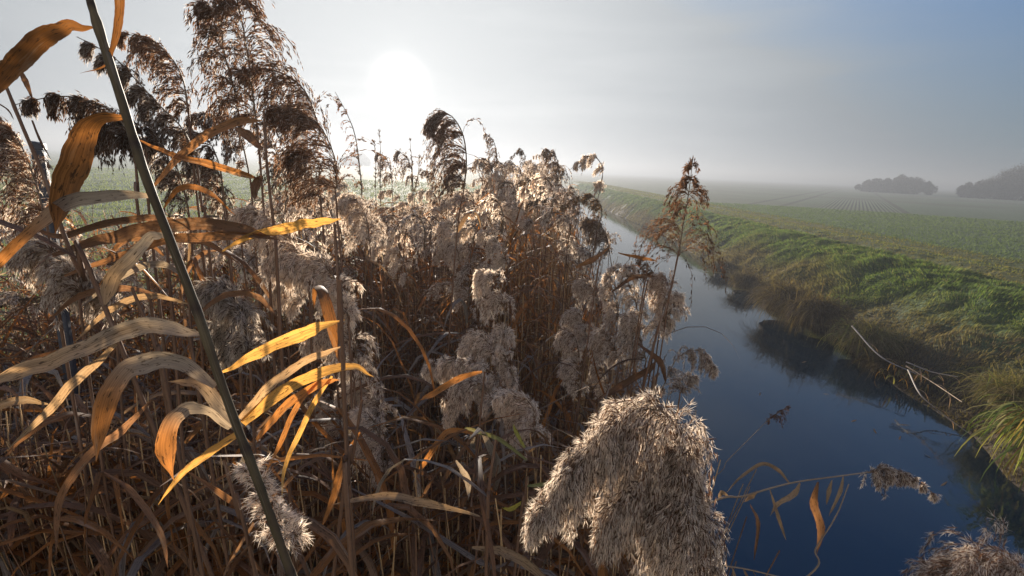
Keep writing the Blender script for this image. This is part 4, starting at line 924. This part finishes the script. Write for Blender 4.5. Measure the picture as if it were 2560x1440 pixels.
tussock('large dark sedge tussock bending over the water, right one of two', 1995, 800, .25, 1100, .85, .008, BRN * .9, 4, (-.15, -.3))
tussock('olive tawny tussock beside the pale fallen stalks', 2120, 862, .22, 900, .62, .006, OLV, 5, (-.12, -.2))
tussock('thin dark tussock dipping into the water below the olive one', 2180, 925, .08, 500, .45, .005, BRN * .7, 6, (-.15, -.1))
tussock('small tuft with orange and straw leaves at the foot of the fallen stalks', 2240, 950, .10, 120, .30, .014, A_([[.50, .25, .06], [.35, .28, .15], [.20, .17, .07]]), 7, (-.03, -.1))
tussock('brown tussock on the near bank slope at the right edge', 2500, 1010, .35, 900, .55, .006, OLV * .9, 8, (-.2, -.1))
tussock('green and straw coloured reed clump trailing into the dark water at the right edge', 2600, 1085, .42, 260, .80, .018, GRN, 9, (-.10, -.10), (.3, .55), .12, 'reed_clump')
def fallen(label, pl, r, tint):
    pts = A_([onz(x, y, z) for x, y, z in pl]); root = empty('fallen_reed', pts[0]); tag(root, label, 'reed stalk', 'fallen pale stalks on the far bank')
    c = spline(pts, 24); mb = MB(); tubes(mb, c[None], (np.linspace(1.2, .6, 24) * r)[None], tint, 6); mb.build('stalk', M_STEM, root, pts[0])
    for k in (6, 13, 18):
        pt = leaf_paths(c[k][None], A_([rs.uniform(-2.4, -.8)]), A_([rs.uniform(-.2, .5)]), A_([rs.uniform(.15, .3)]), A_([.4]), 7)
        mb = MB(); ribbons(mb, pt, np.array([[.5, 1, 1, .9, .7, .4, .05]]) * .014, leaf_side(pt, A_([rs.uniform(-1, 1)])), TAN * rs.uniform(.7, 1.1)); mb.build('leaf', M_LEAF, root, pts[0])
fallen('long pale fallen stalk running from the olive tussock down to the water', [(2130, 815, .55), (2200, 890, .35), (2290, 935, .30)], .010, GREY * .9)
fallen('pale fallen stalk dipping into the water below the others', [(2270, 925, .35), (2300, 985, .25), (2350, 1030, .12), (2420, 1082, .03)], .008, GREY)
fallen('straight pale stalk lying to the right on the bank, upper one', [(2265, 905, .45), (2330, 930, .42), (2395, 942, .45)], .007, GREY)
fallen('pale stalk lying to the right on the bank, lower one', [(2265, 915, .40), (2330, 955, .36), (2405, 1005, .38)], .007, TAN)
# ------------------------------------------------------------------ marker post and wooden posts on the near bank
mt, nt = new_mat('marker_plastic'); N = NT(nt)
tc = N.n('ShaderNodeTexCoord').outputs['Object']
c = N.mix(N.rng(N.noise(tc, 30, 4), .45, .7), (.62, .62, .62), (.48, .46, .44))
pr = N.n('ShaderNodeBsdfPrincipled'); N.put(pr.inputs['Base Color'], c); pr.inputs['Roughness'].default_value = .4
tr = N.n('ShaderNodeBsdfTranslucent'); N.put(tr.inputs[0], c); mx = N.n('ShaderNodeMixShader'); mx.inputs[0].default_value = .4
nt.links.new(pr.outputs[0], mx.inputs[1]); nt.links.new(tr.outputs[0], mx.inputs[2]); o_ = N.n('ShaderNodeOutputMaterial'); nt.links.new(mx.outputs[0], o_.inputs[0]); M_PLAST = mt
M_WOOD = ground_mat('weathered_wood', ((.035, .035, .04), (.06, .06, .065), (.025, .025, .03), (.075, .075, .08)), 25, 3, 1.0)
M_METAL = ground_mat('grey_paint', ((.06, .065, .075), (.09, .095, .11), (.05, .055, .065), (.10, .105, .12)), 40, 5, .2, None, .5)
def frame_box(cx, w0, w1, z0, z1, th, top_round=0, n=10):           # outline in a local x-z plane, extruded along y
    pts = [(-w0 / 2, z0), (w0 / 2, z0)]
    r = top_round
    if r > 0:
        for k in range(n + 1): a = math.pi / 2 * k / n; pts.append((w1 / 2 - r + r * math.cos(a), z1 - r + r * math.sin(a)))
        for k in range(n + 1): a = math.pi / 2 + math.pi / 2 * k / n; pts.append((-w1 / 2 + r + r * math.cos(a), z1 - r + r * math.sin(a)))
    else: pts += [(w1 / 2, z1), (-w1 / 2, z1)]
    return [(x + cx, z) for x, z in pts]
def slab(name, pts, y0, y1, mat, parent, bev=.002):
    me = bpy.data.meshes.new(name); n = len(pts)
    V = [(x, y0, z) for x, z in pts] + [(x, y1, z) for x, z in pts]
    F = [tuple(range(n)), tuple(range(2 * n - 1, n - 1, -1))] + [(i, i + n, (i + 1) % n + n, (i + 1) % n) for i in range(n)]
    me.from_pydata(V, [], F); me.materials.append(mat); me.update()
    o = bpy.data.objects.new(name, me); col.objects.link(o); o.parent = parent
    b = o.modifiers.new('edge', 'BEVEL'); b.width = bev; b.segments = 2; b.limit_method = 'ANGLE'; return o
top = P(737, 240, 2.3); ft = A_([top[0] - .01, top[1], float(height(top[0], top[1]))]); hM = top[2] - ft[2]
root = empty('marker_post', ft); root.rotation_euler = (0, .02, math.atan2(-top[0], top[1]) + .35); tag(root, 'rounded pale marker on a thin post behind the drooping plumes', 'marker post')
slab('post', frame_box(-.012, .026, .026, 0, hM - .26, 0), -.012, .012, M_PLAST, root)
slab('upper_plate', frame_box(.01, .092, .092, hM - .14, hM, 0, .034), -.014, .014, M_PLAST, root, .005)
slab('lower_plate', frame_box(-.018, .078, .088, hM - .275, hM - .06, 0, .012), .016, .026, M_PLAST, root)
ring = MB(); a = np.linspace(0, 2 * np.pi, 25); tubes(ring, np.stack([.012 + .014 * np.cos(a), -.016 + 0 * a, hM - .075 + .019 * np.sin(a)], -1)[None], np.full((1, 25), .0022), (.25, .25, .26), 6)
ring.build('oval_ring', M_STEM, root)
def post(label, px, py, dp, wpx, mat, tilt, name):
    tp = P(px, py, dp); w = wpx * dp / FPX; ftp = A_([tp[0] - tilt * 1.2, tp[1], float(height(tp[0], tp[1])) - .1]); h = tp[2] - ftp[2]
    root = empty(name, ftp); root.rotation_euler = (0, math.atan2(tp[0] - ftp[0], h), .4); tag(root, label, 'post')
    slab('shaft', [(-w / 2, 0), (w / 2, 0), (w / 2, h - .012), (w / 2 - .008, h - .006), (-w / 2, h - .006)], -w / 2, w / 2, mat, root, .006)
    slab('cap', [(-w * .53, h - .0055), (w * .53, h - .0055), (w * .5, h + .014), (-w * .5, h + .018)], -w * .53, w * .53, mat, root, .003)
post('slim blue grey post top showing above the left edge plume', 76, 368, 1.3, 26, M_METAL, .06, 'slim_post')
# ------------------------------------------------------------------ trees in the mist
def tree(label, px, dp, hpx, wpx, seed, grp, zg=None, tint=(.05, .045, .035), dens=1.0):
    R = np.random.RandomState(seed); q = P(px, 470, dp); x, y = q[0], q[1]; zg = float(height(x, y)) - .05
    Hh = hpx * dp / FPX; Wd = wpx * dp / FPX; root = empty('misty_tree', (x, y, zg)); tag(root, label, 'tree', grp); O_ = A_([x, y, zg])
    mb = MB(); limbs = []; nl = 14
    tr_ = spline([O_, O_ + A_([.05 * Wd * R.randn(), 0, Hh * .35]), O_ + A_([.08 * Wd * R.randn(), 0, Hh * .7])], 8)
    tubes(mb, tr_[None], np.linspace(.035, .015, 8)[None] * Hh, tint, 6); mb.build('trunk', M_TWIG, root, O_)
    nb = 30; cl = np.stack([R.uniform(-.42, .42, nb) * Wd, R.uniform(-.4, .4, nb) * Wd * .8, 0 * np.arange(nb)], -1)
    rr = np.sqrt((cl[:, 0] / (Wd * .5)) ** 2 + (cl[:, 1] / (Wd * .5)) ** 2); cl[:, 2] = Hh * (.08 + (.74 - .42 * np.clip(rr, 0, 1) ** 2) * R.rand(nb) ** .9); rad = Hh * R.uniform(.15, .24, nb)
    lm = MB()
    for c_ in cl:
        p = spline([tr_[R.randint(1, 7)], O_ + c_ * A_([.6, .6, .85]), O_ + c_], 6); tubes(lm, p[None], np.linspace(.014, .004, 6)[None] * Hh, tint, 4)
    lm.build('limbs', M_TWIG, root, O_)
    n = int(9500 * dens); k = R.randint(0, nb, n); v = norm(R.randn(n, 3)) * (R.rand(n, 1) ** .45) * rad[k][:, None]
    b = O_ + cl[k] + v; b[:, 2] = np.maximum(b[:, 2], zg + .02 * Hh); s = dp * R.uniform(.8, 2.2, (n, 1)) / 1209 * 2.2
    d1 = norm(R.randn(n, 3)); d2 = norm(np.cross(d1, R.randn(n, 3))); V = np.stack([b, b + d1 * s, b + d1 * s * .5 + d2 * s * .7], 1); i = np.arange(n) * 3
    cm = MB(); cm.add(V, np.repeat(A_(tint) * R.uniform(.6, 1.6, (n, 1)), 3, 0), tris=np.stack([i, i + 1, i + 2], -1))
    m_ = 420; k = R.randint(0, nb, m_); dv = norm(R.randn(m_, 3) + A_([0, 0, .6])); b0 = O_ + cl[k] + dv * rad[k][:, None] * .7
    tw = np.stack([b0, b0 + dv * Hh * .06 + R.randn(m_, 3) * .01 * Hh, b0 + dv * Hh * .13 + R.randn(m_, 3) * .03 * Hh], 1); tubes(cm, tw, np.linspace(.0045, .002, 3)[None] * Hh * np.ones((m_, 1)), tint, 3)
    cm.build('crown', M_TWIG, root, O_)
G1, G2 = 'low clump of trees in the mist on the right', 'taller clump of trees at the right edge'
tree('small tree at the left end of the low misty clump', 2186, 97, 36, 66, 1, G1)
tree('second tree from the left in the low misty clump', 2216, 96, 42, 70, 2, G1)
tree('third tree from the left, tallest of the low misty clump', 2262, 95, 52, 70, 3, G1)
tree('tree at the right end of the low misty clump', 2296, 94, 42, 64, 4, G1)
tree('low spreading tree at the left end of the taller clump', 2452, 82, 46, 84, 5, G2)
tree('tree with open branches in the middle of the taller clump', 2505, 80, 84, 84, 6, G2)
tree('dense dark tree of the taller clump, right beside the picture edge', 2562, 78, 96, 100, 7, G2)
tree('faint round tree far off in the bright mist under the sun', 905, 190, 36, 34, 8, 'faint trees in the bright mist')
tree('faint low hedge tree left of the round one in the bright mist', 868, 190, 24, 48, 9, 'faint trees in the bright mist')

for k, (px, py, a) in enumerate([(2135, 1052, .3), (2188, 1078, 1.2), (2262, 1062, -.4), (2250, 1095, .8), (2320, 1140, 2.0), (2010, 905, .2), (1900, 985, 1.0), (2065, 985, -.7), (2360, 1210, .5)]):
    c = onz(px, py, .006); L_ = .07 + .06 * rs.rand(); d = A_([math.cos(a), math.sin(a), 0]); pt = np.stack([c + d * L_ * t + A_([0, 0, .006 * math.sin(t * 3.1)]) for t in np.linspace(-.5, .5, 6)])[None]
    mb = MB(); ribbons(mb, pt, np.array([[.1, .8, 1, .9, .6, .1]]) * .016, np.broadcast_to(A_([-d[1], d[0], .2]), (1, 6, 3)), TAN * .8, .1)
    o = mb.build('floating_leaf', M_LEAF, None, c); tag(o, 'small straw coloured leaf fragment floating on the dark water', 'leaf', 'leaf fragments floating on the canal')
# ------------------------------------------------------------------ haze
hz = bpy.data.meshes.new('haze'); x0,x1,y0,y1,z0,z1=-640,660,-40,640,-1.7,7.6
vs=[(x,y,z) for x in (x0,x1) for y in (y0,y1) for z in (z0,z1)]
hz.from_pydata(vs,[],[(0,1,3,2),(4,6,7,5),(0,4,5,1),(2,3,7,6),(0,2,6,4),(1,5,7,3)]); 
hm,nt=new_mat('haze_air'); N=NT(nt); pv=N.n('ShaderNodeVolumePrincipled'); pv.inputs['Density'].default_value=.0078
pv.inputs['Color'].default_value=(.225,.245,.275,1); pv.inputs['Anisotropy'].default_value=.45
o_=N.n('ShaderNodeOutputMaterial'); nt.links.new(pv.outputs[0],o_.inputs['Volume']); hz.materials.append(hm)
ho=bpy.data.objects.new('haze',hz); col.objects.link(ho); tag(ho,'pale morning mist lying over the fields and canal','haze',None,'stuff')
